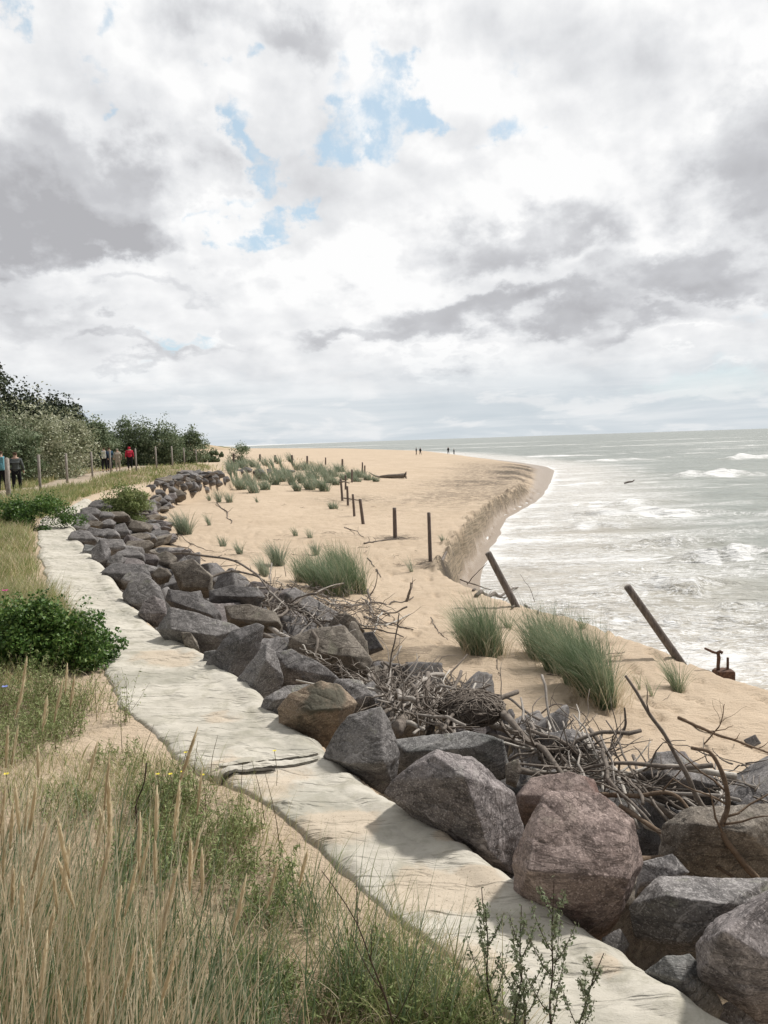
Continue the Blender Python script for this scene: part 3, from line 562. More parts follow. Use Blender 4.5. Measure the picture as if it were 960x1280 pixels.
boulder([(818,1060),(830,1030),(865,1008),(920,1000),(990,1004),(1020,1030),(1015,1100),(930,1112),(862,1108),(822,1090)], 'tan', 'big brown-grey boulder behind the bare branches at the right', .8, [(870,1030,.35),(930,1040,.40),(860,1080,.2)], sink=.2, lv=7)
boulder([(903,995),(935,983),(962,990),(985,1010),(930,1020)], 'dark', 'dark low boulder tangled in twigs behind the big brown-grey one', .8, sink=.2)
boulder([(795,1108),(822,1094),(870,1096),(912,1106),(962,1098),(985,1130),(925,1200),(880,1215),(840,1196),(795,1172),(786,1132)], 'grey', 'big grey rounded boulder with a pale rough top and shaded front', .85, [(830,1120,.30),(905,1130,.42),(860,1180,.3)], lv=7, p=16)
boulder([(868,1180),(890,1150),(930,1128),(985,1100),(1030,1180),(1010,1285),(950,1282),(905,1245),(872,1222)], 'purple', 'huge dark boulder cut off by the right edge of the view', .9, [(905,1165,.42),(960,1200,.45),(920,1220,.3)], lv=7, dd=-.12, p=18)
boulder([(805,1215),(833,1195),(862,1193),(884,1215),(905,1260),(890,1290),(840,1255)], 'pale', 'greenish grey stone low in the gap beside the textile', .8, [(850,1225,.35)], lv=6, dd=.1)
boulder([(893,1262),(925,1246),(962,1268),(975,1320),(900,1325)], 'dark', 'dark stone low at the bottom edge, below the huge boulder', .8, lv=6, depth=2.75)
boulder([(752,1172),(775,1160),(787,1180),(778,1207),(757,1197)], 'dark', 'small black stone deep in the gap right of the red block', .8, lv=5, dd=.1)
boulder([(798,1078),(840,1068),(862,1090),(830,1108),(795,1112)], 'grey', 'grey stone wedged between the red block and the big grey boulder', .8, sink=.3, lv=6)
boulder([(929,925),(944,918),(952,930),(940,939)], 'grey', 'small lone stone on the sand at the far right', .8, lv=5)
boulder([(212,705),(240,698),(267,720),(262,742),(226,738)], 'tan', 'sand-coloured block dusted with sand above the long dark slab', .8, sink=.15)
boulder([(632,955),(648,948),(652,962),(645,985),(632,980)], 'tan', 'small upright grey-brown stone behind the purple peak', .6, lv=5)
boulder([(255,815),(270,812),(268,838),(252,835)], 'pale', 'small pale stone at the left foot of the tilted slab', .7, lv=5)
# the middle stretch
mid = [(103,672,30,18,'grey','low grey boulder poking out over the textile at the bend'),(112,688,20,16,'pale','small flat grey stone behind the boulder poking over the textile'),(126,692,22,34,'dark','tall dark wedge-shaped boulder at the textile edge'),(145,702,22,18,'grey',None),(157,716,54,22,'dark','long curved dark boulder with an arched back'),(168,724,38,18,'grey',None),(142,682,36,18,'grey',None),(163,694,34,14,'grey',None),(187,700,28,18,'purple',None),(205,700,28,20,'tan',None),(202,718,22,16,'tan',None),
(182,712,30,16,'grey',None),(173,682,38,14,'tan','flat sandy-topped slab in the middle stretch of the wall'),(170,672,40,10,'tan',None),(184,672,22,12,'dark',None),(152,663,22,21,'grey','upright egg-shaped grey boulder in the middle stretch of the wall'),(174,659,30,15,'tan','tan rounded boulder beside the egg-shaped one'),(198,657,20,8,'tan','low sandy stone lying apart on the sand beside the wall'),(133,668,28,15,'grey',None),(120,666,26,15,'dark',None),(135,654,22,10,'grey',None),
(100,658,24,15,'grey','squat grey boulder, first of the wall where the textile narrows'),(98,647,18,11,'dark',None),(110,648,24,13,'grey',None),(114,640,26,13,'dark',None),(125,634,28,15,'dark',None),(128,645,26,12,'grey',None),(147,644,30,11,'tan',None),(153,633,32,16,'grey',None),(140,629,20,10,'dark',None),(165,640,20,9,'dark',None),(172,646,16,6,'grey',None),(182,638,14,7,'dark',None),(193,636,15,6,'grey',None),(195,644,10,6,'dark',None),(160,652,18,9,'tan',None),(118,655,22,9,'tan',None),
(186,629,18,8,'dark',None),(197,626,24,10,'dark',None),(206,623,12,10,'grey',None),(218,618,30,12,'tan','pale mound-shaped boulder on the sand side of the far wall'),(195,615,22,8,'dark',None),(189,609,12,8,'dark',None),(202,607,18,10,'dark',None),(176,622,14,8,'grey',None),(212,612,14,8,'grey',None),(227,607,16,9,'dark',None),(234,604,14,8,'grey',None),(240,608,20,10,'grey',None),(247,607,11,10,'dark',None),(234,615,22,5,'grey',None),(257,611,11,7,'grey',None),(246,599,14,6,'grey',None),(254,601,12,7,'dark',None),(260,597,12,7,'grey',None),(263,602,14,8,'dark',None),(271,603,14,8,'grey',None),(267,597,12,8,'grey',None),(273,592,14,8,'dark',None),(278,601,14,7,'dark',None),(281,598,13,6,'grey',None),(220,603,14,7,'grey',None),(213,604,10,7,'dark',None),(250,594,12,6,'dark',None),(262,592,12,6,'grey',None),
(308,587,14,6,'dark',None),(300,589,10,5,'dark',None),(323,590,15,7,'grey',None),(333,589,13,6,'dark',None),(344,590,14,6,'dark',None),(354,590,12,5,'tan',None),(364,589,10,4,'grey',None),(438,592,10,4,'dark',None)]
cnames = dict(grey='grey', dark='dark grey', purple='purple-grey', tan='sandy grey', brown='brownish', pale='pale grey')
rr = np.random.default_rng(5); order = {}
for (cx, cy, w_, h_, mt, lb) in mid:
    n = rr.integers(6, 9); th = np.sort(np.linspace(0, 2*PI, n, endpoint=False)+rr.uniform(-.3, .3, n)); k = rr.uniform(.85, 1.12, n)
    pix = [(cx+.55*w_*math.cos(t)*a, cy+.55*h_*math.sin(t)*a) for t, a in zip(th, k)]
    grp = 'boulders of the rock wall'
    if lb is None:
        if cx > 290: lb = 'small boulder of the half buried row among marram, behind the far end of the wall'; grp = 'half buried far boulders'
        elif cx > 208 or cy < 618: lb = 'small %s boulder in the far stretch of the wall, beyond the dark shrub'%cnames[mt]; grp = 'far %s boulders'%cnames[mt]
        elif cy < 650: lb = '%s boulder in the jumbled bend of the wall, near the dark shrub'%cnames[mt]; grp = '%s boulders of the bend'%cnames[mt]
        else: lb = '%s boulder packed in the middle stretch between textile and sand'%cnames[mt]; grp = '%s middle boulders'%cnames[mt]
    boulder(pix, mt, lb, 1.0, None, 0, 5 if cy > 645 else 4, grp, sink=.25 if cx < 290 else .1, p=18)
# smaller stones packed under and between, on the sunken bed
k = 0; cand = []
for t in range(6000):
    y = 3.2*(48/3.2)**rr.uniform(); a_, b_ = float(cB(y)), float(cC(y)); x = a_+.25+(b_-a_-.5)*rr.uniform(); s = rr.uniform(.26, .5)*(1+.1*(y > 12))*(1-.2*(y > 22))
    if all((x-c0)**2+(y-c1)**2 > (.62*(s+c2))**2 for c0, c1, c2 in cand): cand.append((x, y, s))
    if len(cand) > 205: break
for t in range(3000):
    y = rr.uniform(23, 47); a_, b_ = float(cB(y)), float(cC(y)); x = a_+.1+(b_-a_+.1)*rr.uniform(); s = rr.uniform(.34, .5)
    if all((x-c0)**2+(y-c1)**2 > (.42*(s+c2))**2 for c0, c1, c2 in cand): cand.append((x, y, s))
    if len(cand) > 255: break
lib = []
for q in range(10):
    nrm = np.vstack([rr.normal(size=(9, 3)), np.eye(3)+rr.normal(size=(3, 3))*.2, -np.eye(3)+rr.normal(size=(3, 3))*.2]); nrm /= np.linalg.norm(nrm, axis=1)[:, None]; D = rr.uniform(.62, 1.0, 15); D *= 1-.25*np.abs(nrm[:, 2]); lib.append([rock_mesh('boulder', nrm, D, 1.6, 5, q*5.1, 55)])
mats = ['grey', 'dark', 'grey', 'dark', 'purple', 'tan']; libm = {}
for (x, y, s) in cand:
    q = int(rr.integers(10)); mt = mats[int(rr.integers(6))]
    if (q, mt) not in libm: me = lib[q][0].copy(); me.materials.append(M['rock_'+mt]); libm[(q, mt)] = me
    z = float(zt(x, y, True)); up = float(zt(x, y)); zz = min(z+s*.35, up-.05) if y < 20 else z+s*.42
    o = link('boulder', libm[(q, mt)]); o.location = (x, y, zz); o.scale = (s*rr.uniform(.8, 1.15), s*rr.uniform(.8, 1.15), s*rr.uniform(.7, 1)*(.62 if y > 20 else 1)); o.rotation_euler = tuple(rr.uniform(0, 6.28, 3)) if y < 20 else (rr.normal()*.2, rr.normal()*.2, rr.uniform(0, 6.28))
    zone = 'near' if y < 7 else ('middle' if y < 20 else 'far'); cn = cnames[mt]
    tag(o, {'near': 'smaller %s stone filling a gap low between the big near boulders', 'middle': '%s filler stone between the boulders of the middle stretch', 'far': '%s filler stone among the far boulders of the wall'}[zone]%cn, 'boulder', '%s %s filler stones'%(zone, cn))
# ------------------------------------------------------------------ driftwood
def branch(pix, rad, mat, label, group=None, twigs=0, hz=None, dd=0.0, name='branch', wig=.02, tl=.35, cat='branch', n=None, dep=None):
    """a stick through photo points; its ends rest on the ground, its middle spans between them"""
    pix = np.array(pix, float); m = len(pix)
    if dep is not None: dp = np.interp(np.arange(m), [0, m-1], dep)
    else:
        d0 = depth_of(hit(*pix[0])); d1 = depth_of(hit(*pix[-1])); dmin = min(d0, d1)
        if hz == 'base0': dp = np.full(m, d0)-.0
        elif hz == 'base1': dp = np.full(m, d1)
        else: dp = np.linspace(d0, d1, m)
    pts = np.array([PD(a, b, d+dd) for (a, b), d in zip(pix, dp)]); n = n or max(10, m*6); c = spline(pts, n)
    L = np.linalg.norm(np.diff(c, axis=0), axis=1).sum(); sd = random.random()*50; t = np.linspace(0, 1, n)
    c = c+L*wig*np.stack([noise(t*5+sd, .5), noise(t*5+sd, 3.5), .7*noise(t*5+sd, 7.5)], 1)
    if dep is None and hz is None:
        g = zt(c[:, 0], c[:, 1])+rad*.6; c[:, 2] = np.maximum(c[:, 2], g)
    bag = Bag(); r = rad*np.interp(t, [0, 1], [1.0, .45]); tube(bag, c, r, 7, .10)
    for k in range(twigs):
        i = int(random.uniform(.15, .92)*n); base = c[i]; tg = c[min(i+1, n-1)]-c[max(i-1, 0)]; tg = tg/np.linalg.norm(tg); v = RNG.normal(size=3); v[2] = abs(v[2])*.6+.1; v = v-tg*np.dot(v, tg)*.3+tg*.9; v /= np.linalg.norm(v)
        l = tl*random.uniform(.4, 1.1); q = [base]; 
        for s in range(5): v = v+RNG.normal(size=3)*.22; v /= np.linalg.norm(v); q.append(q[-1]+v*l/5)
        tube(bag, np.array(q), r[i]*np.linspace(.5, .18, 6), 5)
    o = link(name, bag.mesh(name, True, c[0]), M['wood_'+mat] if mat != 'brown' else M['wood_brown'], None, c[0])
    tag(o, label, cat, group); return o
BR = [
 # arching branches at the upper heap
 ([(187,691),(235,690),(290,702),(320,722),(345,745),(372,772)], .030, 'dark', 'long arching dark branch sweeping over the far side of the upper heap', 7),
 ([(208,680),(240,688),(255,702)], .02, 'dark', 'short crooked branch beside the sand-dusted block', 3),
 ([(255,725),(285,715),(315,718),(345,738)], .028, 'dark', 'lower arched branch parallel to the long arching one', 6),
 ([(250,710),(275,712),(300,706)], .018, 'dark', 'small forked stick under the long arching branch', 5),
 ([(281,693),(300,712),(330,738),(365,752)], .016, 'dark', 'thin curved branch rising behind the arching ones', 3),
 ([(220,668),(228,672),(245,684),(268,690)], .016, 'dark', 'thin branch lying on sand at the start of the arches', 2),
 # long sticks running down between the heaps
 ([(318,775),(350,800),(400,840),(440,858),(478,868)], .035, 'grey', 'long straight grey limb running from the upper heap down to the middle one', 5),
 ([(330,795),(370,812),(410,838),(455,855)], .026, 'dark', 'dark stick alongside the long grey limb', 4),
 ([(345,800),(392,825),(430,850),(490,868)], .020, 'dark', 'thin dark pole crossing the broad tan boulder', 4),
 ([(448,825),(460,848),(478,870),(498,895)], .034, 'grey', 'thick grey stick slanting down behind the pale grey block', 2),
 ([(450,855),(475,880),(500,898)], .026, 'grey', 'forked grey stick beside the thick slanting one', 2),
 ([(340,765),(380,745),(430,728),(446,728)], .016, 'grey', 'pale thin branch curving up against the marram clump', 4),
 ([(425,760),(460,765),(500,758),(516,747)], .024, 'dark', 'dark branch with upturned end pointing to the sea from the upper heap', 2),
 ([(460,748),(470,730),(472,712)], .014, 'dark', 'thin upright twig above the upper heap', 1),
 ([(455,772),(480,780),(517,788)], .022, 'dark', 'dark spiky branch lying out onto the sand', 4),
 ([(478,764),(470,778),(469,798)], .022, 'pale', 'bleached curved stick, brightest of the upper heap', 0),
 ([(480,783),(498,775),(512,768)], .022, 'pale', 'short bleached log end pointing at the sand', 0),
 ([(480,870),(490,820),(495,790),(500,765)], .012, 'dark', 'thin bare sapling rising between the two heaps', 5),
 ([(470,855),(500,830),(545,830)], .012, 'dark', 'thin twig bending over the sand between the heaps', 3),
 # middle heap
 ([(495,918),(530,914),(565,908),(600,896)], .045, 'dark', 'thick dark curved limb along the front of the middle heap', 0),
 ([(492,868),(500,885),(512,902)], .022, 'pale', 'bleached crooked stick in the middle heap', 0),
 ([(520,880),(540,900),(555,912)], .020, 'pale', 'second bleached stick, lying nearer the thick curved limb', 0),
 ([(486,905),(515,905),(530,915)], .030, 'pale', 'short pale log chunk at the left of the middle heap', 0),
 ([(575,870),(565,880),(545,885)], .018, 'pale', 'small bleached hook of wood on top of the middle heap', 0),
 ([(548,858),(600,862),(660,885),(720,925),(770,948)], .018, 'dark', 'long thin dark branch arching over the sand from the middle heap', 4),
 ([(500,862),(530,868),(550,860),(575,850)], .020, 'dark', 'knobbly dark branch on the crest of the middle heap', 3),
 # lower heap
 ([(590,890),(640,925),(690,955),(740,980)], .030, 'grey', 'long grey stick sloping into the lower heap', 3),
 ([(600,905),(650,930),(700,950),(752,962),(780,985)], .034, 'grey', 'pale stripped pole lying behind the red block', 1),
 ([(610,920),(660,945),(710,955)], .02, 'dark', 'dark stick crossing the stones behind the purple peak', 3),
 ([(635,905),(670,930),(720,950),(790,990)], .022, 'dark', 'dark long rod on the sand side of the lower heap', 5),
 ([(640,962),(670,968),(700,985)], .022, 'dark', 'short dark stick above the low reddish boulder', 1),
 ([(700,960),(745,975),(790,985),(850,992)], .022, 'pale', 'pale long stick reaching right above the red block', 1),
 ([(745,945),(770,930),(782,905),(780,885)], .014, 'dark', 'thin curved branch standing up from the lower heap', 2),
 ([(660,905),(700,880),(725,890),(755,935)], .010, 'dark', 'thin looping twig over the sand', 3),
 ([(700,960),(730,990),(780,1000),(830,1010)], .020, 'grey', 'grey stick behind the top of the red block', 2),
 # right
 ([(743,993),(800,995),(845,993),(870,1020),(905,1048)], .015, 'brown', 'brown bent branch stretching right from the red block', 2),
 ([(775,1010),(820,1045),(870,1075),(925,1104)], .015, 'brown', 'olive-brown straight branch leaning on the big grey boulder', 0),
 ([(795,1078),(830,1075),(866,1072)], .017, 'brown', 'short side branch joining the olive-brown one', 0),
 ([(850,1035),(860,1055),(869,1068)], .013, 'brown', 'tiny stub branch above the olive-brown one', 0),
 ([(945,1102),(925,1075),(905,1045),(908,1000),(900,960),(885,940),(862,935)], .017, 'brown', 'upright brown branch with peeling bark and a hooked top', 6),
 ([(905,1045),(880,1010),(850,955),(815,900),(783,845)], .016, 'dark', 'long thin bare branch rising left over the triangular boulder', 3),
 ([(870,940),(872,955),(860,968),(838,978)], .012, 'dark', 'small curved twig hanging from the hooked top', 1),
 ([(848,898),(880,912),(930,930),(975,948)], .020, 'brown', 'straight brown branch lying on the sand at the right', 4),
 ([(880,930),(900,905),(905,880)], .008, 'brown', 'thin forked twig above the hooked branch', 4),
 ([(905,990),(925,1010),(950,1025),(985,1040)], .010, 'grey', 'thin grey runner over the brown-grey boulder', 4),
 # beach sticks and the debris by the sea posts
 ([(600,748),(625,742),(652,733)], .05, 'dark', 'stout dark branch lying across the foot of the leaning sea pole', 1),
 ([(588,740),(615,743),(645,745)], .035, 'dark', 'dark branch beneath the stout one at the sea pole', 2),
 ([(583,731),(597,715),(609,704)], .018, 'dark', 'thin upright stick left of the leaning sea pole', 0),
 ([(575,725),(600,733),(622,740)], .025, 'dark', 'short dark log end at the crest above the surf', 0),
 ([(640,762),(680,768),(716,772)], .022, 'dark', 'long dark rod lying on the sand crest toward the sea', 1),
 ([(652,755),(664,765),(675,768)], .03, 'dark', 'black chunk of wood at the right foot of the leaning sea pole', 0),
 ([(672,762),(662,735),(650,718)], .010, 'dark', 'thin twig leaning beside the sea pole', 2),
 ([(508,752),(512,740),(514,728)], .035, 'dark', 'knotty broken stump end standing on the sand', 2),
 ([(460,698),(468,709)], .02, 'dark', 'short stick on the sand above the marram clump', 0),
 ([(470,712),(476,722)], .02, 'dark', 'second short stick on the sand above the marram clump', 0),
 ([(455,680),(480,678),(505,672)], .03, 'dark', 'washed-up branch at the foot of the second lone post', 4),
 ([(545,712),(560,705),(575,714)], .05, 'dark', 'root clump at the scarp beside the nearest lone post', 4),
 ([(270,630),(282,642),(290,655)], .03, 'dark', 'bare slanting stick on the sand near small tufts', 3),
 ([(296,610),(302,603),(307,596)], .10, 'dark', 'dark slanting stump before the marram hummocks', 0),
 ([(430,660),(445,664),(455,672)], .02, 'dark', 'thin bent stick on the open sand', 1),
 ([(700,842),(690,830)], .008, 'dark', 'tiny twig beside the big marram clump', 1),
 ([(612,812),(620,830),(625,845)], .010, 'dark', 'dead stalk lying below the small dense marram clump', 1),
 ([(538,772),(545,790),(560,800)], .010, 'dark', 'thin twig on the sand left of the small dense marram clump', 2),
 ([(545,735),(548,765)], .010, 'dark', 'dry stalk standing left of the small dense marram clump', 2),
 # on the textile
 ([(226,925),(262,905),(300,882),(318,868)], .012, 'grey', 'grey stick lying slantwise across the textile', 0),
 ([(557,1074),(575,1076),(600,1079)], .012, 'dark', 'short dark stick on the textile edge by the purple peak', 0),
]
for (pix, rad, mt, lb, tw) in BR:
    kw = {}
    if 'upright' in lb or 'rising' in lb or 'standing' in lb or 'thin twig leaning' in lb or 'hooked' in lb or 'looping' in lb: kw['hz'] = 'base0'
    sc_ = 1.0
    branch(pix, rad*sc_, mt, lb, None, tw, wig=.018, **kw)
# tangled heaps: every stick is an object
def poly_pts(poly, n):
    poly = np.array(poly, float); lo, hi = poly.min(0), poly.max(0); out = []
    while len(out) < n:
        p = RNG.uniform(lo, hi); c = False; j = len(poly)-1
        for i in range(len(poly)):
            if (poly[i, 1] > p[1]) != (poly[j, 1] > p[1]) and p[0] < (poly[j, 0]-poly[i, 0])*(p[1]-poly[i, 1])/(poly[j, 1]-poly[i, 1])+poly[i, 0]: c = not c
            j = i
        if c: out.append(p)
    return out
def stick_mesh(L, rad, tw, sd):
    n = 12; t = np.linspace(-.5, .5, n); c = np.stack([t*L, L*.12*noise(t*2.4+sd, .5)+L*.05*noise(t*7+sd, 1.5), L*.08*noise(t*2.6+sd, 5.5)], 1); bag = Bag(); r = rad*np.linspace(1.05, .5, n); tube(bag, c, r, 6, .12)
    for k in range(tw):
        i = RNG.integers(2, n-1); v = np.array([.8, RNG.normal()*.9, RNG.normal()*.6]); q = [c[i]]
        for s in range(4): v = v/np.linalg.norm(v)+RNG.normal(size=3)*.3; q.append(q[-1]+v*L*.06)
        tube(bag, np.array(q), r[i]*np.linspace(.55, .2, 5), 4)
    return bag.mesh('stick', True)
slib = {mt: [] for mt in ('dark', 'grey', 'pale')}
for mt in slib:
    for q in range(9 if mt != 'pale' else 4):
        me = stick_mesh(1.0, RNG.uniform(.010, .022), int(RNG.integers(1, 6)) if mt != 'pale' else 0, q*3.3+len(mt)); me.materials.append(M['wood_'+mt]); slib[mt].append(me)
heaps = [('upper', [(300,738),(345,735),(400,735),(455,750),(485,770),(470,795),(420,790),(370,782),(330,770)], 80, .26, (.8, 1.7), 22),
         ('middle', [(455,858),(500,858),(560,862),(600,880),(612,905),(570,915),(500,915),(480,890)], 66, .20, (.7, 1.5), 22),
         ('slanting', [(335,790),(360,800),(470,850),(490,880),(460,870),(400,850)], 16, .25, (.6, 1.1), 12),
         ('lower', [(590,885),(640,915),(720,945),(800,985),(860,1010),(800,1010),(740,985),(650,945)], 34, .12, (.6, 1.3), 12),
         ('right', [(880,960),(960,985),(960,1040),(900,1020)], 10, .15, (.4, .8), 30)]
for (hn, poly, cnt, hmax, (l0, l1), spread) in heaps:
    pp = poly_pts(poly, cnt); cxy = np.mean(poly, 0)
    p0 = hit(*cxy); p1 = hit(cxy[0]+12, cxy[1]+9); bd = math.atan2(p1[1]-p0[1], p1[0]-p0[0])
    for p in pp:
        q = hit(*p); r_ = RNG.random(); mt = 'dark' if r_ < .56 else ('grey' if r_ < .90 else 'pale'); me = slib[mt][int(RNG.integers(len(slib[mt])))]
        L = RNG.uniform(l0, l1); edge = max(.2, 1-np.hypot((p[0]-cxy[0])/(np.ptp(np.array(poly)[:, 0])*.5), (p[1]-cxy[1])/(np.ptp(np.array(poly)[:, 1])*.6)))
        o = link('stick', me); o.location = (q[0], q[1], q[2]+.05+hmax*edge*RNG.random()); o.rotation_euler = (RNG.uniform(0, 6.28), RNG.normal()*.16, bd+(RNG.normal()*math.radians(spread)+(0 if RNG.random() < .72 else RNG.uniform(-1.3, 1.3)))+(PI if RNG.random() < .5 else 0)); th = RNG.uniform(.5, 1.15); o.scale = (L, L*th*.8, L*th*.8)
        tag(o, '%s weathered stick tangled in the %s driftwood heap'%({'dark': 'dark', 'grey': 'grey', 'pale': 'bleached'}[mt], hn), 'stick', '%s sticks of the %s heap'%(mt, hn))
# small debris washed over the open sand
for i in range(44):
    px, py = (RNG.uniform(395, 545), RNG.uniform(605, 715)) if i < 22 else ((RNG.uniform(250, 420), RNG.uniform(625, 700)) if i < 32 else (RNG.uniform(520, 900), RNG.uniform(790, 930)))
    q = hit(px, py)
    if not (cC(q[1])+.3 < q[0] < cD(q[1])-.2): continue
    o = link('stick', slib['dark'][int(RNG.integers(9))]); L = RNG.uniform(.25, .7); o.location = (q[0], q[1], q[2]+.012); o.rotation_euler = (RNG.uniform(0, 6.28), RNG.normal()*.04, RNG.uniform(0, 6.28)); o.scale = (L, L*.8, L*.8)
    zn = 'around the lone posts' if i < 22 else ('on the pale sand right of the far boulders' if i < 32 else 'on the near sand between heaps and surf'); tag(o, 'small dark stick scattered '+zn, 'stick', 'small sticks '+zn)
# fine twigs nobody could count
for (hn, poly, cnt, hmax, (l0, l1), spread) in heaps:
    bag = Bag()
    for p in poly_pts(poly, int(cnt*2.2)):
        q = hit(*p)+[0, 0, .03+hmax*.9*RNG.random()]; az = RNG.uniform(0, 6.28); v = np.array([math.cos(az), math.sin(az), RNG.normal()*.35]); L = RNG.uniform(.15, .55); c = [q]
        for s in range(6): v = v+RNG.normal(size=3)*.28; v /= np.linalg.norm(v); c.append(c[-1]+v*L/6)
        tube(bag, np.array(c), np.linspace(.006, .002, 7)*(1+q[1]*.03), 3)
    tag(link('twig_tangle', bag.mesh('twig_tangle'), M['wood_dark']), 'fine dark twigs matted through the %s driftwood heap'%hn, 'twigs', kind='stuff')
# matted root ball beside the middle heap
q = hit(590, 912)+[0, 0, .16]; bag = Bag()
for k in range(300):
    v = RNG.normal(size=3); v /= np.linalg.norm(v); p = v*np.array([.24, .20, .12]); t = RNG.normal(size=3); c = [p]
    for s in range(5): t = t-v*np.dot(t, v); t /= np.linalg.norm(t); v = c[-1]+t*.05; v = v/np.array([.24, .20, .12]); v /= np.linalg.norm(v); c.append(v*np.array([.24, .20, .12])*RNG.uniform(.9, 1.05)); t = t+RNG.normal(size=3)*.3
    tube(bag, np.array(c), .005, 3)
vv, ff = ico(3); bag.add(vv*np.array([.22, .18, .11]), None, ff)
tag(link('root_ball', bag.mesh('root_ball'), M['wood_dark'], None, q), 'dark matted ball of fine roots at the right end of the middle heap', 'root ball')
# ------------------------------------------------------------------ poles and posts
def pole(p0, p1, r, mat, name, label, cat, group=None, depth=None, flat=True):
    q = hit(*p0); d = depth_of(q) if depth is None else depth; q = PD(p0[0], p0[1], d); e = PD(p1[0], p1[1], d); v = e-q; L = np.linalg.norm(v); v /= L
    bag = Bag(); n = 14; t = np.linspace(-.35/L, 1, n); c = q+v*L*t[:, None]; tube(bag, c-q, r*(1-.12*np.clip(t, 0, 1)), 14, .012)
    o = link(name, bag.mesh(name, False, None), M[mat], None, q); tag(o, label, cat, group)
    # chamfer ring and checked top
    b = Bag(); tube(b, np.array([e-q-v*.004, e-q+v*.012]), [r*.87, r*.75], 14); link('cut_top', b.mesh('cut_top', False), M['wood_grey'], o)
    return o
pole((848,824), (784,733), .062, 'pole', 'leaning_pole', 'dark round pole leaning left over the surf, right of the two', 'pole', 'leaning sea poles')
pole((645,758), (610,691), .075, 'pole', 'leaning_pole', 'dark round pole leaning left, with branches across its foot', 'pole', 'leaning sea poles')
lone = [((538,702),(536,641),.055,'tall thin dark post at the scarp edge, nearest of the sand posts'),((494,672),(493,635),.075,'thick grey post standing apart, second of the sand posts'),
 ((454,655),(450,624),.07,'post leaning left, third of the sand posts, right end of the close row'),((443,645),(441,618),.06,'straight post, fourth of the sand posts'),((435,632),(434,608),.065,'post where the close row bends, fifth of the sand posts'),((428,626),(426,599),.07,'thick post with a crossbar, sixth of the sand posts')]
for a_, b_, r_, lb in lone: pole(a_, b_, r_, 'post', 'fence_post', lb, 'post', 'sand fence posts')
pole((432,612),(432,594),.07,'post','fence_post','short post standing behind the crossbar of the close row','post','sand fence posts')
pole((440,603),(440,587),.08,'post','fence_post','post at the left of the marram-ringed trio','post','sand fence posts')
pole((453,592),(453,578),.08,'post','fence_post','tallest post of the marram-ringed trio','post','sand fence posts'); pole((456,592),(456,582),.08,'post','fence_post','right post of the marram-ringed trio','post','sand fence posts')
for i, (x_, yb_, yt_) in enumerate([(292,580,567),(325,577,568),(344,578,569),(365,579,569),(384,580,570),(407,581,572),(428,584,574)]):
    pole((x_, yb_), (x_, yt_), .12, 'post', 'fence_post', 'small far post of the line behind the marram hummocks, %s from the left'%['first', 'second', 'third', 'fourth', 'fifth', 'sixth', 'seventh'][i], 'post', 'far line posts')
branch([(424,603),(430,602),(437,604)], .05, 'dark', 'crossbar plank resting between the posts of the close row', name='crossbar', cat='bar', dep=[40.5, 40.5]); branch([(430,623),(441,624),(452,626)], .04, 'dark', 'low rail lying along the posts of the close row', name='rail', cat='rail', dep=[41, 39])
# walkway posts
wp = [((12,632),(11,573),'wide wooden walkway post beside the two walkers at the left'),((51,618),(50,569),'second walkway post from the left'),((85,612),(84,567),'third walkway post from the left, before the pale willow'),((116,600),(115,565),'fourth walkway post from the left'),((139,596),(138,563),'walkway post in front of the walkers with rucksacks'),((171,594),(170,561),'walkway post right of the red jacket'),((196,588),(195,559),'walkway post in front of the right-hand willow'),((216,586),(215,558),'last-but-two walkway post toward the beach'),((231,584),(230,560),'last-but-one walkway post toward the beach'),((246,582),(245,562),'last walkway post toward the beach')]
wd = [24.5, 30, 36, 42, 48, 50, 56, 60, 66, 72]
for ((a_, b_, lb), d_) in zip(wp, wd):
    base = PD(a_[0], a_[1], d_); g = float(zt(base[0], base[1])); top = PD(b_[0], b_[1], d_); bag = Bag(); tube(bag, np.array([[0, 0, -.2], [0, 0, .5], [top[0]-base[0], 0, top[2]-g]]), .055 if d_ > 25 else .075, 10, .02)
    bz = link('walkway_post', bag.mesh('walkway_post', False), M['wood_grey'], None, (base[0], base[1], g)); tag(bz, lb, 'post', 'walkway posts'); cap = Bag(); tube(cap, np.array([[0, 0, 0], [0, 0, .02]]), [.05, .04], 10); link('cut_top', cap.mesh('cut_top', False), M['wood_pale'], bz, (top[0]-base[0], 0, top[2]-g))
# drift log far on the beach
lg = empty('drift_log', hit(490, 598)); tag(lg, 'big bleached drift log with a broken root end on the open sand', 'log')
bag = Bag(); tube(bag, np.array([[-1.1, 0, .16], [-.3, .05, .2], [.5, 0, .2], [1.1, 0, .22]]), [.12, .17, .2, .24], 12, .08); link('trunk', bag.mesh('trunk'), M['wood_dark'], lg)
bag = Bag(); tube(bag, np.array([[-1.1, 0, .16], [-1.6, .1, .3], [-2.1, .1, .62]]), [.10, .07, .03], 8); link('limb', bag.mesh('limb'), M['wood_grey'], lg); bag = Bag()
for k in range(7): a = k*.9; tube(bag, np.array([[1.05, 0, .22], [1.25, .12*math.cos(a), .24+.2*math.sin(a)], [1.35, .25*math.cos(a), .26+.32*math.sin(a)]]), [.09, .06, .03], 6)
link('root', bag.mesh('root'), M['wood_dark'], lg)
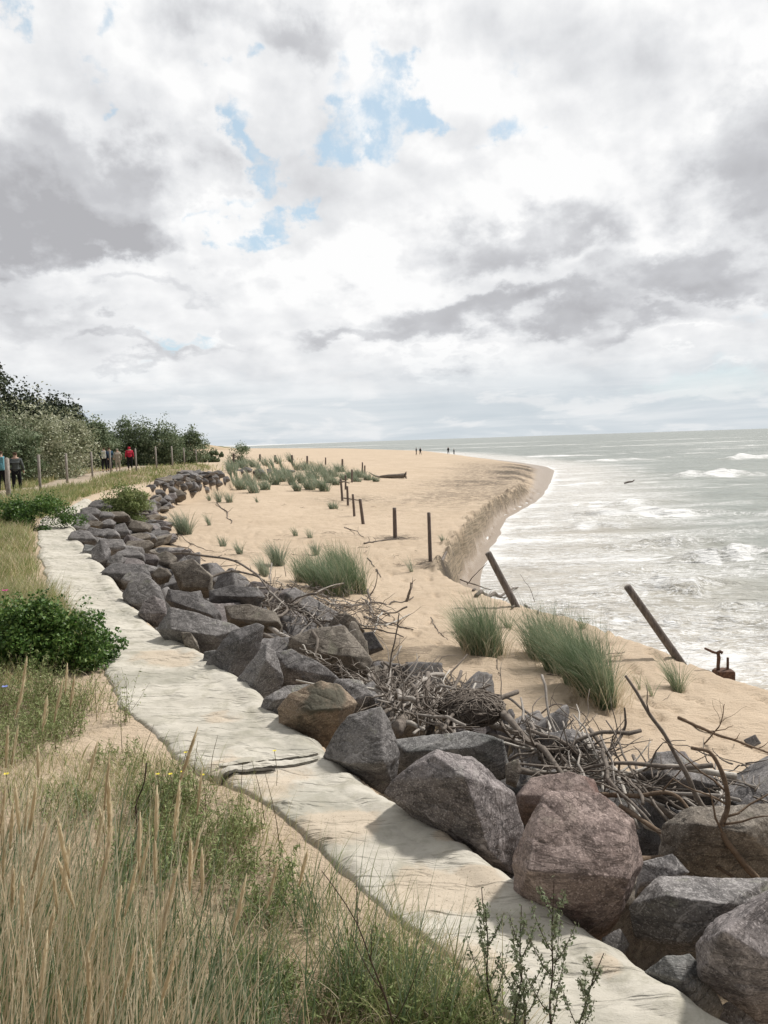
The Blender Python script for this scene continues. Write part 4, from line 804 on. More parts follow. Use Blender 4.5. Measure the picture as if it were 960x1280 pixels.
# rusty ironwork wreck in the surf
q = PD(900, 838, depth_of(hit(900, 848))+.5); rw = empty('rusty_bracket', q); tag(rw, 'rusty iron bracket with two uprights on a brown block at the water edge', 'ironwork')
s = depth_of(q)/FPX*.8
def rod(name, pts, r, m='rust'):
    b = Bag(); tube(b, np.array([[x*s, 0, -y*s] for x, y in pts]), r, 8, .12); return link(name, b.mesh(name), M[m], rw)
rod('upright', [(-3,8),(-3,-8),(-2,-20),(-3,-28)], .024); rod('upright', [(12,8),(12,-8),(12,-20)], .018); rod('arm', [(-3,-27),(-12,-30),(-24,-36)], .017); rod('crosspiece', [(-6,-27),(0,-30),(3,-28)], .026)
N_ = np.array([[1,0,0],[-1,0,0],[0,1,0],[0,-1,0],[0,0,1],[0,0,-1],[.7,0,.7],[-.6,.2,.8]], float); N_ /= np.linalg.norm(N_, axis=1)[:, None]
link('block', rock_mesh('block', N_, np.array([.12,.12,.11,.11,.03,.3,.10,.09]), .3, 5, 2.2, 20), M['rust'], rw, (.05, 0, -.02))
# dark thing floating in the surf
q = P(787, 604, .1); bag = Bag(); tube(bag, np.array([[-.5, 0, .0], [-.1, 0, .12], [.3, .1, .14], [.5, .1, .3]]), [.07, .09, .07, .04], 7, .1); tag(link('driftwood', bag.mesh('driftwood'), M['wood_dark'], None, q), 'dark piece of driftwood afloat in the breaking waves', 'driftwood')
# ------------------------------------------------------------------ marram clumps on the beach
def marram(px, py, w_, h_, n, label, group='marram clumps on the sand', mat='marram', lean=-1.0, d=None, spread=.5, name='marram_grass', dry=.15):
    q = hit(px, py) if d is None else None; dp = depth_of(q) if d is None else d
    if q is None: q = PD(px, py, d); q[2] = float(zt(q[0], q[1]))
    W = w_*dp/FPX; H = h_*dp/FPX*1.15; bag = Bag(); n = int(n)
    a = RNG.uniform(0, 2*PI, n); r = np.sqrt(RNG.uniform(0, 1, n)); bx = r*np.cos(a)*W*.30; by = r*np.sin(a)*W*.28
    B = np.stack([q[0]+bx, q[1]+by, np.zeros(n)], 1); B[:, 2] = zt(B[:, 0], B[:, 1])-.02
    az = np.where(RNG.random(n) < .65, PI+RNG.normal(size=n)*.7 if lean < 0 else RNG.normal(size=n)*.7, np.arctan2(by, bx)+RNG.normal(size=n)*.5)
    wd = max(.0045, dp*.00055)
    blades(bag, B, H*RNG.uniform(.6, 1.15, n), az, RNG.uniform(.02, spread, n), RNG.uniform(.2, 1.0, n), wd*RNG.uniform(.7, 1.3, n), 5)
    o = link(name, bag.mesh(name, True, q), M[mat], None, q); tag(o, label, 'marram grass', group)
    if dry:
        bag = Bag(); m = max(4, int(n*dry)); a = RNG.uniform(0, 6.28, m); B = np.stack([q[0]+np.cos(a)*W*.32*RNG.uniform(.3, 1, m), q[1]+np.sin(a)*W*.3, np.zeros(m)], 1); B[:, 2] = zt(B[:, 0], B[:, 1])-.01
        blades(bag, B, H*RNG.uniform(.2, .6, m), RNG.uniform(0, 6.28, m), RNG.uniform(.1, .8, m), RNG.uniform(.3, 1.4, m), wd, 4); link('dead_blades', bag.mesh('dead_blades', True, q), M['straw'], o)
    return o
def big_marram(parts, n, label):
    """one wide tussock grown from several tufts along its base line, swept by the wind"""
    bag = Bag(); q0 = hit(*parts[0][:2]); dr = Bag()
    for (px, py, w_, h_, k) in parts:
        q = hit(px, py); dp = depth_of(q); W = w_*dp/FPX; H = h_*dp/FPX*1.5; m = int(n*k*1.25)
        a = RNG.uniform(0, 2*PI, m); r = np.sqrt(RNG.uniform(0, 1, m)); B = np.stack([q[0]+r*np.cos(a)*W*.5, q[1]+r*np.sin(a)*W*.5, np.zeros(m)], 1); B[:, 2] = zt(B[:, 0], B[:, 1])-.02
        blades(bag, B, H*RNG.uniform(.45, 1.12, m), PI*.97+RNG.normal(size=m)*1.0, RNG.uniform(.02, .60, m)**1.2, RNG.uniform(.1, 1.25, m), .0062*RNG.uniform(.7, 1.3, m)*max(1, dp/11), 6)
        m = m//4; B = B[:m]+np.c_[RNG.normal(size=(m, 2))*.10, np.zeros(m)]; blades(dr, B, H*RNG.uniform(.3, .7, m), RNG.uniform(0, 6.28, m), RNG.uniform(.1, .7, m), RNG.uniform(.2, 1.2, m), .006, 4)
    o = link('marram_grass', bag.mesh('marram_grass', True, q0), M['marram'], None, q0); tag(o, label, 'marram grass', 'marram clumps on the sand'); link('dead_blades', dr.mesh('dead_blades', True, q0), M['straw'], o)
big_marram([(682,822,44,52,.8),(705,840,46,60,1),(728,856,44,66,1.1),(745,872,40,68,1.1),(758,882,26,70,.7)], 620, 'largest marram tussock, wind-swept beside the surf crest')
big_marram([(590,812,26,44,.6),(606,818,34,58,1),(618,818,22,52,.7)], 520, 'dense dark green marram tussock left of the largest one')
big_marram([(385,728,32,30,.8),(405,738,36,38,1),(425,742,36,44,1),(445,742,30,44,.9),(428,712,34,28,.6)], 430, 'broad marram tussock above the upper driftwood heap')
for a_ in [(847,865,24,44,160,'small tuft of marram with yellow tips near the right leaning pole'),(635,786,12,26,60,'thin tuft between the two dense tussocks by the surf'),(728,785,14,18,50,'tiny pale tuft on the crest over the surf'),(231,668,28,28,300,'round pale marram clump nearest the boulders, left of the sand'),(348,706,28,30,260,'mid-size marram clump left of the broad tussock'),(331,718,22,26,140,'sparse clump below-left of the mid-size one'),(395,694,12,18,90,'small dark tuft above the broad tussock'),(279,682,14,14,70,'little pale tuft on open sand, left of two'),(300,693,12,18,60,'little pale tuft on open sand, right of two'),(262,657,8,16,50,'narrow tuft beside a thin stick'),(274,628,11,18,70,'left tuft of the pair beside the slanting stick'),(287,628,12,14,80,'right tuft of the pair beside the slanting stick'),(262,626,6,10,40,'tiny tuft left of the pair by the slanting stick'),(417,636,18,10,110,'low flat clump near the post row'),(370,670,10,12,40,'faint wispy tuft in mid sand, left'),(388,672,12,14,40,'faint wispy tuft in mid sand, right'),(515,715,8,22,30,'thin stalky tuft on the sand left of the scarp'),(555,678,10,12,40,'weak tuft beside the scarp edge post'),(322,628,5,8,20,'wispy tuft on mid sand among marks'),(610,850,10,10,24,'sparse stubble below the dense dark green tussock'),(575,790,18,34,60,'thin grass wisps left of the dense dark green tussock'),(815,870,8,34,24,'sparse dry stalks right of the largest tussock'),(800,862,6,26,18,'few dry stalks near the largest tussock')]:
    marram(*a_, mat='marram' if a_[1] > 760 else 'marram_far')
k = 0
for (px, py, w_, h_) in [(268,592,0,0)]+[(312,606,24,22),(330,600,22,18),(344,606,20,18),(296,600,26,20),(302,612,20,18),(318,616,22,20),(332,612,22,16),(352,602,22,18),(366,606,14,20),(378,604,16,18),(392,598,26,18),(396,610,26,22),(406,614,20,20),(388,612,20,16),(372,614,14,14),(412,604,20,18),(400,590,24,14),(384,588,24,12),(368,586,24,12),(352,585,24,12),(336,584,24,12),(320,584,22,12),(305,585,22,12),(292,588,20,14),(418,596,20,14),(425,590,20,12),(440,598,22,12),(450,597,20,12),(460,600,18,10),(446,602,20,9),(470,602,12,7),(420,606,16,12),(408,596,22,14),(430,600,16,10),(345,594,18,12),(360,596,16,12),(290,600,14,14)]:
    if not w_: continue
    z_ = 'marram hummock in the dense belt before the far fence line' if py < 592 else ('marram hummock around the post trio and crossbar' if px > 414 else ('pale marram hummock in the front of the belt on the sand' if py > 600 else 'marram hummock in the middle of the belt on the sand'))
    marram(px, py, w_, h_, 150, z_, 'marram hummocks: '+z_, 'marram_far', dry=.08, spread=.6)
# ------------------------------------------------------------------ shrubs and trees
def shrub(name, px, py, d, W, H, D_, mat, label, cat, n=5200, ls=.10, lean=0.15, group=None, clumps=42, trunk=True, stemm='bark', low=.0, asp=.6, box=1.0):
    H = H*.86; b = PD(px, py, d); b[2] = float(zt(b[0], b[1])); root = empty(name, b); tag(root, label, cat, group)
    wood = Bag(); nl = 9; tips = []
    for i in range(nl):
        a = RNG.uniform(0, 6.28); h = H*RNG.uniform(.4, .72); rr_ = RNG.uniform(.15, .42); e = np.array([W*rr_*math.cos(a)+lean*H, D_*rr_*math.sin(a), h]); p0 = np.array([RNG.normal()*.12*W*.3, RNG.normal()*.1, -.1]); midp = p0*.5+e*.5+RNG.normal(size=3)*.08*H+[0, 0, .1*H]
        c = spline(np.array([p0, midp, e]), 9); tube(wood, c, np.linspace(.020, .006, 9)*H*.6, 6, .1); tips.append(e)
        for j in range(3):
            s_ = c[RNG.integers(4, 8)]; e2 = s_+RNG.normal(size=3)*np.array([W*.16, D_*.16, H*.12])+[0, 0, .12*H]; tube(wood, spline(np.array([s_, (s_+e2)/2+RNG.normal(size=3)*.03*H, e2]), 6), np.linspace(.007, .002, 6)*H*.6, 4); tips.append(e2)
    link('trunk', wood.mesh('trunk'), M[stemm], root)
    C = []
    for i in range(clumps):
        a = RNG.uniform(0, 6.28); t = low+(1-low)*RNG.random(); r_ = math.sqrt(max(0, 1-(max(t-.35, 0)/.65)**2))*(.75+.25*t/.35 if t < .35 else 1)*RNG.uniform(.45, 1)*box; top = H*(.9+.18*RNG.random())
        top = top*(.80+.35*abs(math.sin(a*1.7+W)));  C.append((W*.5*r_*math.cos(a)+lean*t*H, D_*.5*r_*math.sin(a), t*top*.93, RNG.uniform(.12, .24)*min(W, H*1.3)))
    C = np.array(C); k_ = RNG.integers(0, len(C), n); v = RNG.normal(size=(n, 3)); v /= np.linalg.norm(v, axis=1)[:, None]; rad = RNG.uniform(.25, 1, n)**.6
    Pn = C[k_, :3]+v*(rad*C[k_, 3])[:, None]*[1.25, 1.25, .8]
    # stray shoots at the outline
    m = n//14; sh = C[RNG.integers(0, len(C), m)]; Pn = np.vstack([Pn, sh[:, :3]+np.stack([RNG.normal(size=m)*.3*sh[:, 3]+lean*.3, RNG.normal(size=m)*.3*sh[:, 3], sh[:, 3]*RNG.uniform(.8, 1.6, m)], 1)])
    Pn[:, 2] = np.maximum(Pn[:, 2], .03); bag = Bag(); leaves(bag, Pn, ls*RNG.uniform(.6, 1.3, len(Pn)), .4, asp); link('crown', bag.mesh('crown', False), M[mat], root); return root
shrub('pine_tree', 25, 585, 72, 9, 7.4, 6, 'pine', 'dark pine at the left edge behind the pale willow', 'tree', 16000, .30, .05, 'pines behind the willows', 60, low=.2)
shrub('pine_tree', 72, 585, 76, 5.6, 7.3, 5, 'pine', 'dark flat-topped pine, rightmost of the pines', 'tree', 13000, .30, .12, 'pines behind the willows', 44, low=.25)
0 and shrub('pine_tree', -20, 590, 66, 8, 7.2, 6, 'pine', 'dark pine cut by the left edge behind the tall poplar', 'tree', 10000, .30, .05, 'pines behind the willows', 44, low=.2)
shrub('poplar_tree', -27, 600, 44, 3.6, 10.4, 3.6, 'poplar', 'tall dark tree cut off by the left edge, standing above all shrubs', 'tree', 9000, .19, .0, None, 44, low=.40, asp=.8)
shrub('willow_shrub', 20, 600, 42, 7.0, 4.1, 5, 'willow', 'large pale silver-green willow shrub at the left edge behind the walkway', 'shrub', 22000, .15, .1, 'willow shrubs along the walkway', 80)
shrub('willow_shrub', 66, 598, 45, 3.8, 3.8, 3.6, 'willow', 'pale willow shrub leaning right over the walkway posts', 'shrub', 15000, .15, .18, 'willow shrubs along the walkway', 64)
shrub('willow_shrub', -20, 604, 38, 5.0, 3.6, 4, 'willow_dark', 'darker willow shrub behind the two walkers at the left', 'shrub', 14000, .15, .1, 'willow shrubs along the walkway', 44)
shrub('willow_shrub', 112, 588, 66, 5.0, 4.0, 4, 'willow_dark', 'dark green shrub behind the walker with the rucksack', 'shrub', 13000, .2, .05, 'willow shrubs along the walkway', 44)
shrub('willow_shrub', 150, 585, 70, 5.4, 4.3, 4, 'willow_dark', 'dark shrub with pale tips right behind the red jacket', 'shrub', 13000, .2, .1, 'willow shrubs along the walkway', 46)
shrub('willow_shrub', 192, 584, 70, 5.2, 4.0, 4, 'willow_dark', 'rounded grey-green shrub right of the walkers', 'shrub', 13000, .2, .15, 'willow shrubs along the walkway', 46)
shrub('willow_shrub', 226, 584, 74, 4.6, 3.0, 4, 'willow_dark', 'lower grey-green shrub ending the row of shrubs', 'shrub', 11000, .2, .3, 'willow shrubs along the walkway', 40)
shrub('willow_shrub', 262, 582, 88, 5.0, 1.4, 4, 'willow_dark', 'very low dark shrub at the seaward end of the row', 'shrub', 5000, .2, .3, 'willow shrubs along the walkway', 26)
shrub('creeping_shrub', 302, 582, 76, 2.6, 2.1, 2, 'marram', 'dark bushy plant with upright shoots behind the marram belt', 'shrub', 1800, .16, .0, None, 18)
shrub('dark_shrub', 157, 627, 26, 1.9, 1.15, 1.5, 'herb', 'low dark green shrub growing over the boulders at the bend', 'shrub', 14000, .07, .0, None, 44)
shrub('rose_bush', 50, 645, 17.6, 1.9, .85, 1.4, 'rose', 'bright green rose bush beside the far narrow end of the textile', 'rose bush', 8000, .05, .0, 'rose bushes', 34, asp=.7)
shrub('rose_bush', 8, 642, 18.2, 1.5, .55, 1.2, 'rose', 'small rose bush at the left edge below the walkway', 'rose bush', 4000, .05, .0, 'rose bushes', 24, asp=.7)
shrub('rose_bush', 92, 832, 6.3, .72, .50, .62, 'rose', 'dark green rose bush hanging over the textile edge in the near left', 'rose bush', 9000, .030, .0, 'rose bushes', 38, stemm='stem_dark', asp=.72)
shrub('rose_bush', 38, 838, 6.2, .78, .54, .6, 'rose', 'dark green rose bush touching the left one at the near textile', 'rose bush', 9000, .030, .0, 'rose bushes', 38, stemm='stem_dark', asp=.72)
shrub('rose_bush', -12, 840, 6.2, .7, .56, .6, 'rose', 'dark green rose bush cut by the left edge in the near left', 'rose bush', 5000, .030, .0, 'rose bushes', 30, stemm='stem_dark', asp=.72)
# ------------------------------------------------------------------ dune grass carpets
def scatter(n, y0, y1, xr, keep):
    """points on the dune left of the textile, denser towards the viewer as 1/y^2"""
    out = []
    while sum(len(o) for o in out) < n:
        m = n*2; u = RNG.random(m); y = 1/(1/y0+(1/y1-1/y0)*u); lo, hi = xr(y); x = lo+(hi-lo)*RNG.random(m); k = keep(x, y) > RNG.random(m); out.append(np.c_[x, y][k])
    return np.concatenate(out)[:n]
def on_path(x, y): return np.min(np.hypot(x[:, None]-c0[None, :, 0], y[:, None]-c0[None, :, 1]), 1) < 1.2
c0 = spline(np.c_[cp, np.zeros(len(cp))], 160)[::3, :2]
bareP = P(130, 905, 3.1); bare2 = P(395, 1150, 3.1); bare3 = P(330, 1040, 3.05); bare4 = P(255, 1010, 3.05)
def bareness(x, y):
    f = np.exp(-((x-bareP[0])/.5)**2-((y-bareP[1])/.6)**2)*1.3
    for b_, k in ((bare2, .22), (bare3, .2), (bare4, .16)): f = f+np.exp(-((x-b_[0])**2+(y-b_[1])**2)/k**2)
    return np.clip(f, 0, 1)
def carpet(name, n, y0, y1, mat, hr, wd, label, dens=1.0, bend=(.2, 1.2), thr=None, seg=4, xr=None, edge=.10):
    xr = xr or (lambda y: (-.62*y-1.5, cA(y)-edge))
    def keep(x, y):
        k = np.clip(.55+1.6*noise(x*.9, y*.9, 0, 3)*(1 if thr is None else thr)+.5*noise(x*3, y*3, 0, 4), .03, 1)*dens*(1-.97*bareness(x, y))
        k = k*(sstep(0, .5, cA(y)-x)*.85+.15); k[on_path(x, y)] = 0; return k
    p = scatter(n, y0, y1, xr, keep); N = len(p); B = np.c_[p, zt(p[:, 0], p[:, 1])-.015]; sc_ = (.75+.5*noise(p[:, 0]*.7, p[:, 1]*.7, 0, 8))
    bag = Bag(); blades(bag, B, RNG.uniform(*hr, N)*sc_, RNG.uniform(-1.2, 1.2, N)+PI*(RNG.random(N) < .35), RNG.uniform(0, .5, N), RNG.uniform(*bend, N), np.maximum(wd, p[:, 1]*.00075)*RNG.uniform(.7, 1.3, N), seg)
    tag(link(name, bag.mesh(name), M[mat]), label, 'grass', kind='stuff')
carpet('dune_grass', 46000, 6.5, 46, 'green_blade', (.22, .50), .004, 'yellow-green grass covering the dune left of the textile', thr=.8)
carpet('dune_grass', 14000, 20, 95, 'green_blade', (.25, .55), .01, 'tall mixed grass between walkway and boulders', thr=.5, xr=lambda y: (-.45*y-2, cB(y)-.5))
carpet('dry_dune_grass', 9000, 7, 40, 'straw', (.25, .55), .0035, 'dry straw blades among the green dune grass', thr=1)
carpet('dune_grass', 24000, 1.9, 7.5, 'green_blade', (.10, .30), .003, 'short green grass and weeds on the near dune', dens=.9, thr=1.2, edge=.02)
carpet('dead_grass', 15000, 1.7, 6, 'straw', (.06, .26), .0028, 'dead bent grass litter on the near dune sand', dens=1, bend=(.6, 2.6), thr=.8, seg=5, edge=.0)
# fine-leaved green herbs, by patches
def herbs(name, centers, label, mat='herb', stemm='stem'):
    st = Bag(); lv = []
    for (px, py, rpx, hpx, k) in centers:
        q0 = P(px, py, 3.15); d = depth_of(q0); R_ = rpx*d/FPX; H = hpx*d/FPX
        for i in range(k):
            a = RNG.uniform(0, 6.28); r = math.sqrt(RNG.random())*R_; x, y = q0[0]+r*math.cos(a), q0[1]+r*math.sin(a)
            if x > cA(y)+.10: continue
            h = H*RNG.uniform(.45, 1.1); b = np.array([x, y, float(zt(x, y))-.01]); v = np.array([RNG.normal()*.22+.05, RNG.normal()*.22, 1]); c = [b]
            for s in range(5): v = v/np.linalg.norm(v)+RNG.normal(size=3)*.10; c.append(c[-1]+v/np.linalg.norm(v)*h/5)
            c = np.array(c); tube(st, c, np.linspace(.0016, .0007, 6), 3); m = int(26*RNG.uniform(.7, 1.3)); t = RNG.uniform(.08, 1, m); idx = t*5; i0 = np.minimum(idx.astype(int), 4); p = c[i0]+(c[i0+1]-c[i0])*(idx-i0)[:, None]; lv.append(p+RNG.normal(size=(m, 3))*.016*(1.4-t)[:, None])
    lb = Bag(); L = np.concatenate(lv); leaves(lb, L, .022*RNG.uniform(.6, 1.5, len(L)), .2, .22)
    o = link(name, lb.mesh(name), M[mat]); tag(o, label, 'herbs', kind='stuff'); link('stems', st.mesh('stems'), M[stemm], o)
herbs('feathery_herbs', [(212,985,48,66,110),(245,1040,75,66,105),(190,1070,60,60,60),(310,1075,60,52,60),(340,1105,45,50,36),(90,1000,50,50,40),(300,1010,30,45,30)], 'feathery green herbs in a loose patch left of the textile')
herbs('feathery_herbs', [(470,1190,55,62,80),(530,1230,60,70,95),(420,1230,50,55,45),(590,1270,50,75,70)], 'bushy green herbs in front of the near textile')
herbs('low_weeds', [(330,1205,40,35,60),(300,1260,60,45,60),(30,880,60,70,200),(60,905,45,50,120),(20,930,60,50,90),(110,870,20,60,20),(150,880,14,70,14),(150,930,40,25,30)], 'low green weeds on the near dune sand')
# tall dry grass with seed heads, lower left
st = Bag(); hd = Bag(); gb = Bag(); N = 420
def reeds(n, ctr, label):
    st = Bag(); hd = Bag(); i = 0
    P_ = []
    for (px, py, z_, rx, ry, k) in ctr:
        q = P(px, py, 3.1); m = int(n*k); P_.append(np.c_[q[0]+RNG.normal(size=m)*rx, q[1]+RNG.normal(size=m)*ry])
    p = np.concatenate(P_); B = np.c_[p, zt(p[:, 0], p[:, 1])-.02]; N = len(B); H = RNG.uniform(.34, .84, N); az = RNG.normal(size=N)*.9+.2
    tip, an = blades(st, B, H, az, RNG.uniform(0, .16, N), RNG.uniform(.02, .28, N), .0034, 5)
    for i in range(N):
        if RNG.random() < .45:
            v = np.array([math.sin(an[i])*math.cos(az[i]), math.sin(an[i])*math.sin(az[i]), math.cos(an[i])]); L = RNG.uniform(.08, .145); m = 46; t = np.linspace(0, 1, m); rad = .0062*np.sin(PI*(t*.93+.04))**.7*RNG.uniform(.6, 1.2)
            ph = RNG.uniform(0, 6.28, m); q = tip[i]-v*.02+v*L*t[:, None]+np.c_[np.cos(ph)*rad, np.sin(ph)*rad, np.zeros(m)]
            tube(hd, np.array([tip[i]-v*.02, tip[i]+v*L*.3, tip[i]+v*L*.7, tip[i]+v*L]), [.002, .0048, .0042, .0008], 5)
            # bristly glumes
            n_ = m; bb = q; dirv = v[None]*.016+np.c_[np.cos(ph), np.sin(ph), np.zeros(m)]*.004; sd = np.cross(dirv, v+[.3, .1, 0]); sd /= np.linalg.norm(sd, axis=1)[:, None]+1e-9; sd *= .0013
            V = np.stack([bb-sd, bb+sd, bb+dirv], 1).reshape(-1, 3); hd.add(V, None, np.arange(m)[:, None]*3+np.arange(3)[None])
    o = link('tall_dry_grass', st.mesh('tall_dry_grass'), M['straw']); tag(o, label, 'tall grass', kind='stuff'); link('seed_heads', hd.mesh('seed_heads'), M['seedhead'], o)
reeds(135, [(0,1330,0,.22,.26,.50),(110,1420,0,.17,.16,.42),(-40,1220,0,.16,.26,.32),(40,1250,0,.12,.16,.12),(190,1450,0,.12,.10,.20),(290,1440,0,.10,.08,.04)], 'tall tan grass with spiky seed heads filling the lower left corner')
def tuft_field(name, n, ctr, mat, hr, lean, bend, wd, label, seg=6):
    bag = Bag()
    for (px, py, rx, ry, k) in ctr:
        q = P(px, py, 3.1); m = int(n*k); x = q[0]+RNG.normal(size=m)*rx; y = q[1]+RNG.normal(size=m)*ry; B = np.c_[x, y, zt(x, y)-.02]
        blades(bag, B, RNG.uniform(*hr, m), RNG.uniform(0, 6.28, m)*.5-.8, RNG.uniform(*lean, m), RNG.uniform(*bend, m), wd*RNG.uniform(.6, 1.4, m), seg)
    tag(link(name, bag.mesh(name), M[mat]), label, 'grass', kind='stuff')
tuft_field('tall_dry_blades', 950, [(0,1330,.24,.26,.4),(120,1400,.18,.18,.35),(-30,1220,.2,.26,.25),(50,1250,.14,.16,.10),(210,1440,.14,.12,.12)], 'straw', (.25, .62), (0, .35), (.05, .9), .0042, 'dry leaf blades among the tall tan grass')
tuft_field('textile_edge_grass', 330, [(300,1040,.10,.12,.3),(395,1120,.10,.10,.3),(470,1180,.10,.10,.3),(560,1240,.10,.08,.25),(205,985,.08,.10,.15)], 'green_blade', (.10, .32), (0, .5), (.1, 1.1), .003, 'thin grass blades leaning over the near textile edge')
tuft_field('tall_green_blades', 900, [(40,1320,.26,.32,.4),(160,1390,.2,.24,.4),(0,1200,.25,.3,.3)], 'marram', (.25, .6), (0, .35), (.05, .8), .0045, 'blue-green blades among the tall tan grass')
# near marram tufts standing before the textile
def near_tuft(px, py, n, h0, h1, R_, label, az0=None):
    q = P(px, py, 3.1); q[2] = float(zt(q[0], q[1])); a = RNG.uniform(0, 6.28, n); r = R_*np.sqrt(RNG.random(n)); B = np.c_[q[0]+r*np.cos(a), q[1]+r*np.sin(a), np.full(n, q[2]-.02)]; bag = Bag()
    az = RNG.uniform(0, 6.28, n) if az0 is None else az0+RNG.normal(size=n)*1.0
    blades(bag, B, RNG.uniform(h0, h1, n), az, RNG.uniform(.02, .42, n), RNG.uniform(.02, .65, n), .0038*RNG.uniform(.7, 1.25, n), 8)
    o = link('marram_tuft', bag.mesh('marram_tuft', True, q), M['marram'], None, q); tag(o, label, 'marram grass', 'near marram tufts'); bag = Bag(); m = n//2
    blades(bag, B[:m], RNG.uniform(h0*.4, h1*.6, m), RNG.uniform(0, 6.28, m), RNG.uniform(.1, .7, m), RNG.uniform(.3, 1.8, m), .003, 7); link('dead_blades', bag.mesh('dead_blades', True, q), M['straw'], o)
near_tuft(428,1235,70,.35,.62,.09,'tall green marram tuft standing before the middle of the near textile')
near_tuft(520,1265,60,.3,.52,.11,'spreading marram tuft at the textile edge, right of the tall one', .3)
near_tuft(385,1140,34,.25,.42,.06,'slender marram tuft left of the textile, near its dark fold')
near_tuft(330,1290,46,.25,.42,.10,'marram tuft between the dry grass and the herbs at the bottom')
near_tuft(260,1280,50,.3,.5,.10,'mixed green tuft at the right border of the tall tan grass')
near_tuft(600,1275,24,.2,.36,.08,'thin marram tuft among the mugwort stems')
def dry_tuft(px, py, n, label):
    q = P(px, py, 3.1); q[2] = float(zt(q[0], q[1])); a = RNG.uniform(0, 6.28, n); B = np.c_[q[0]+.02*np.cos(a), q[1]+.02*np.sin(a), np.full(n, q[2])]; bag = Bag(); blades(bag, B, RNG.uniform(.05, .13, n), a, RNG.uniform(.3, 1.4, n), RNG.uniform(.2, 1.2, n), .0028, 5); tag(link('dry_grass_tuft', bag.mesh('dry_grass_tuft', True, q), M['straw'], None, q), label, 'dry tuft')
dry_tuft(412, 1262, 220, 'pale straw-coloured spiky tuft at the bottom of the near dune')
# mugwort-like plants before the textile
def mugwort(px, py, hpx, label, nb=9, lean=.0, dark=True, leafy=1.0):
    q = P(px, py, 3.05); q[2] = float(zt(q[0], q[1])); d = depth_of(q); H = hpx*d/FPX*1.1; root = empty('mugwort_plant', q); tag(root, label, 'weed', 'mugwort stems'); st = Bag(); pts = []
    t = np.linspace(0, 1, 12); sd = RNG.random()*30; c = np.c_[lean*H*t**1.5+.03*H*noise(t*3+sd, .5), .03*H*noise(t*3+sd, 5.5), H*t*.97]; tube(st, c, np.linspace(.0036, .0012, 12), 6); pts.append((c, .6))
    for i in range(nb):
        k = .22+.66*i/nb; s_ = np.array([np.interp(k, t, c[:, j]) for j in range(3)]); a = i*2.4+RNG.random(); L = H*(.38*(1-k)+.08); u = np.linspace(0, 1, 7); e = s_+np.c_[np.cos(a)*L*.45*u**.8, np.sin(a)*L*.45*u**.8, L*u*(.8+.1*u)]; tube(st, e, np.linspace(.0017, .0008, 7), 4); pts.append((e, 1))
    link('stem', st.mesh('stem'), M['stem_dark'], root); lv = []
    for (e, w_) in pts:
        m = int(60*leafy*w_); u = RNG.random(m)*(len(e)-1); i0 = np.minimum(u.astype(int), len(e)-2); p = e[i0]+(e[i0+1]-e[i0])*(u-i0)[:, None]; lv.append(p+RNG.normal(size=(m, 3))*.0055)
    lb = Bag(); L_ = np.concatenate(lv); leaves(lb, L_, .0125*RNG.uniform(.5, 1.4, len(L_)), .1, .5); link('foliage', lb.mesh('foliage', False), M['herb_grey'], root)
mugwort(615,1290,190,'mugwort stem with small pale leaves reaching to the short dark stick on the textile', 8, -.03, leafy=1.2)
mugwort(655,1300,180,'mugwort stem right of the tallest one, in front of the textile', 8, -.02)
mugwort(690,1320,230,'branching mugwort whose tips overlap the foot of the red block', 10, .02, leafy=1.3)
mugwort(715,1310,130,'low leaning mugwort, rightmost of the mugworts', 7, .28)
mugwort(640,1320,120,'short mugwort between the taller stems', 7, .1)
mugwort(505,1330,240,'bare dark weed stem leaning left among the green herbs', 4, -.35, leafy=.12)
# dark burnt-looking stalk and thin grass spikes
q = P(158,1085,3.1); q[2] = float(zt(q[0], q[1])); dq = depth_of(q); s_ = dq/FPX
def stalk(px, py, pix, r, m, label, name='dark_stalk'):
    q = P(px, py, 3.1); q[2] = float(zt(q[0], q[1])); s_ = depth_of(q)/FPX; bag = Bag(); c = spline(np.array([[x*s_, .15*x*s_, y*s_] for x, y in pix]), 14); tube(bag, c, np.linspace(r, r*.45, 14), 6, .12); tag(link(name, bag.mesh(name), M[m], None, q), label, 'stalk')
stalk(160,1088,[(0,0),(6,30),(15,70),(14,90),(26,120),(30,145)], .006, 'stem_dark', 'single crooked blackened stalk among the tall grass')
for i, (px, py, h_, ln) in enumerate([(240,985,80,10),(222,985,70,14),(205,975,60,-4),(300,1000,70,6),(330,1010,85,-12),(262,960,60,12),(120,890,80,3),(152,930,70,2),(350,1050,110,-14),(175,960,70,20)]):
    stalk(px, py, [(0,0),(ln*.3,h_*.5),(ln,h_)], .0022, 'stem', 'thin bare flower stalk, %s of those crossing the textile edge'%['first', 'second', 'third', 'fourth', 'fifth', 'sixth', 'seventh', 'eighth', 'ninth', 'tenth'][i], 'thin_stalk')
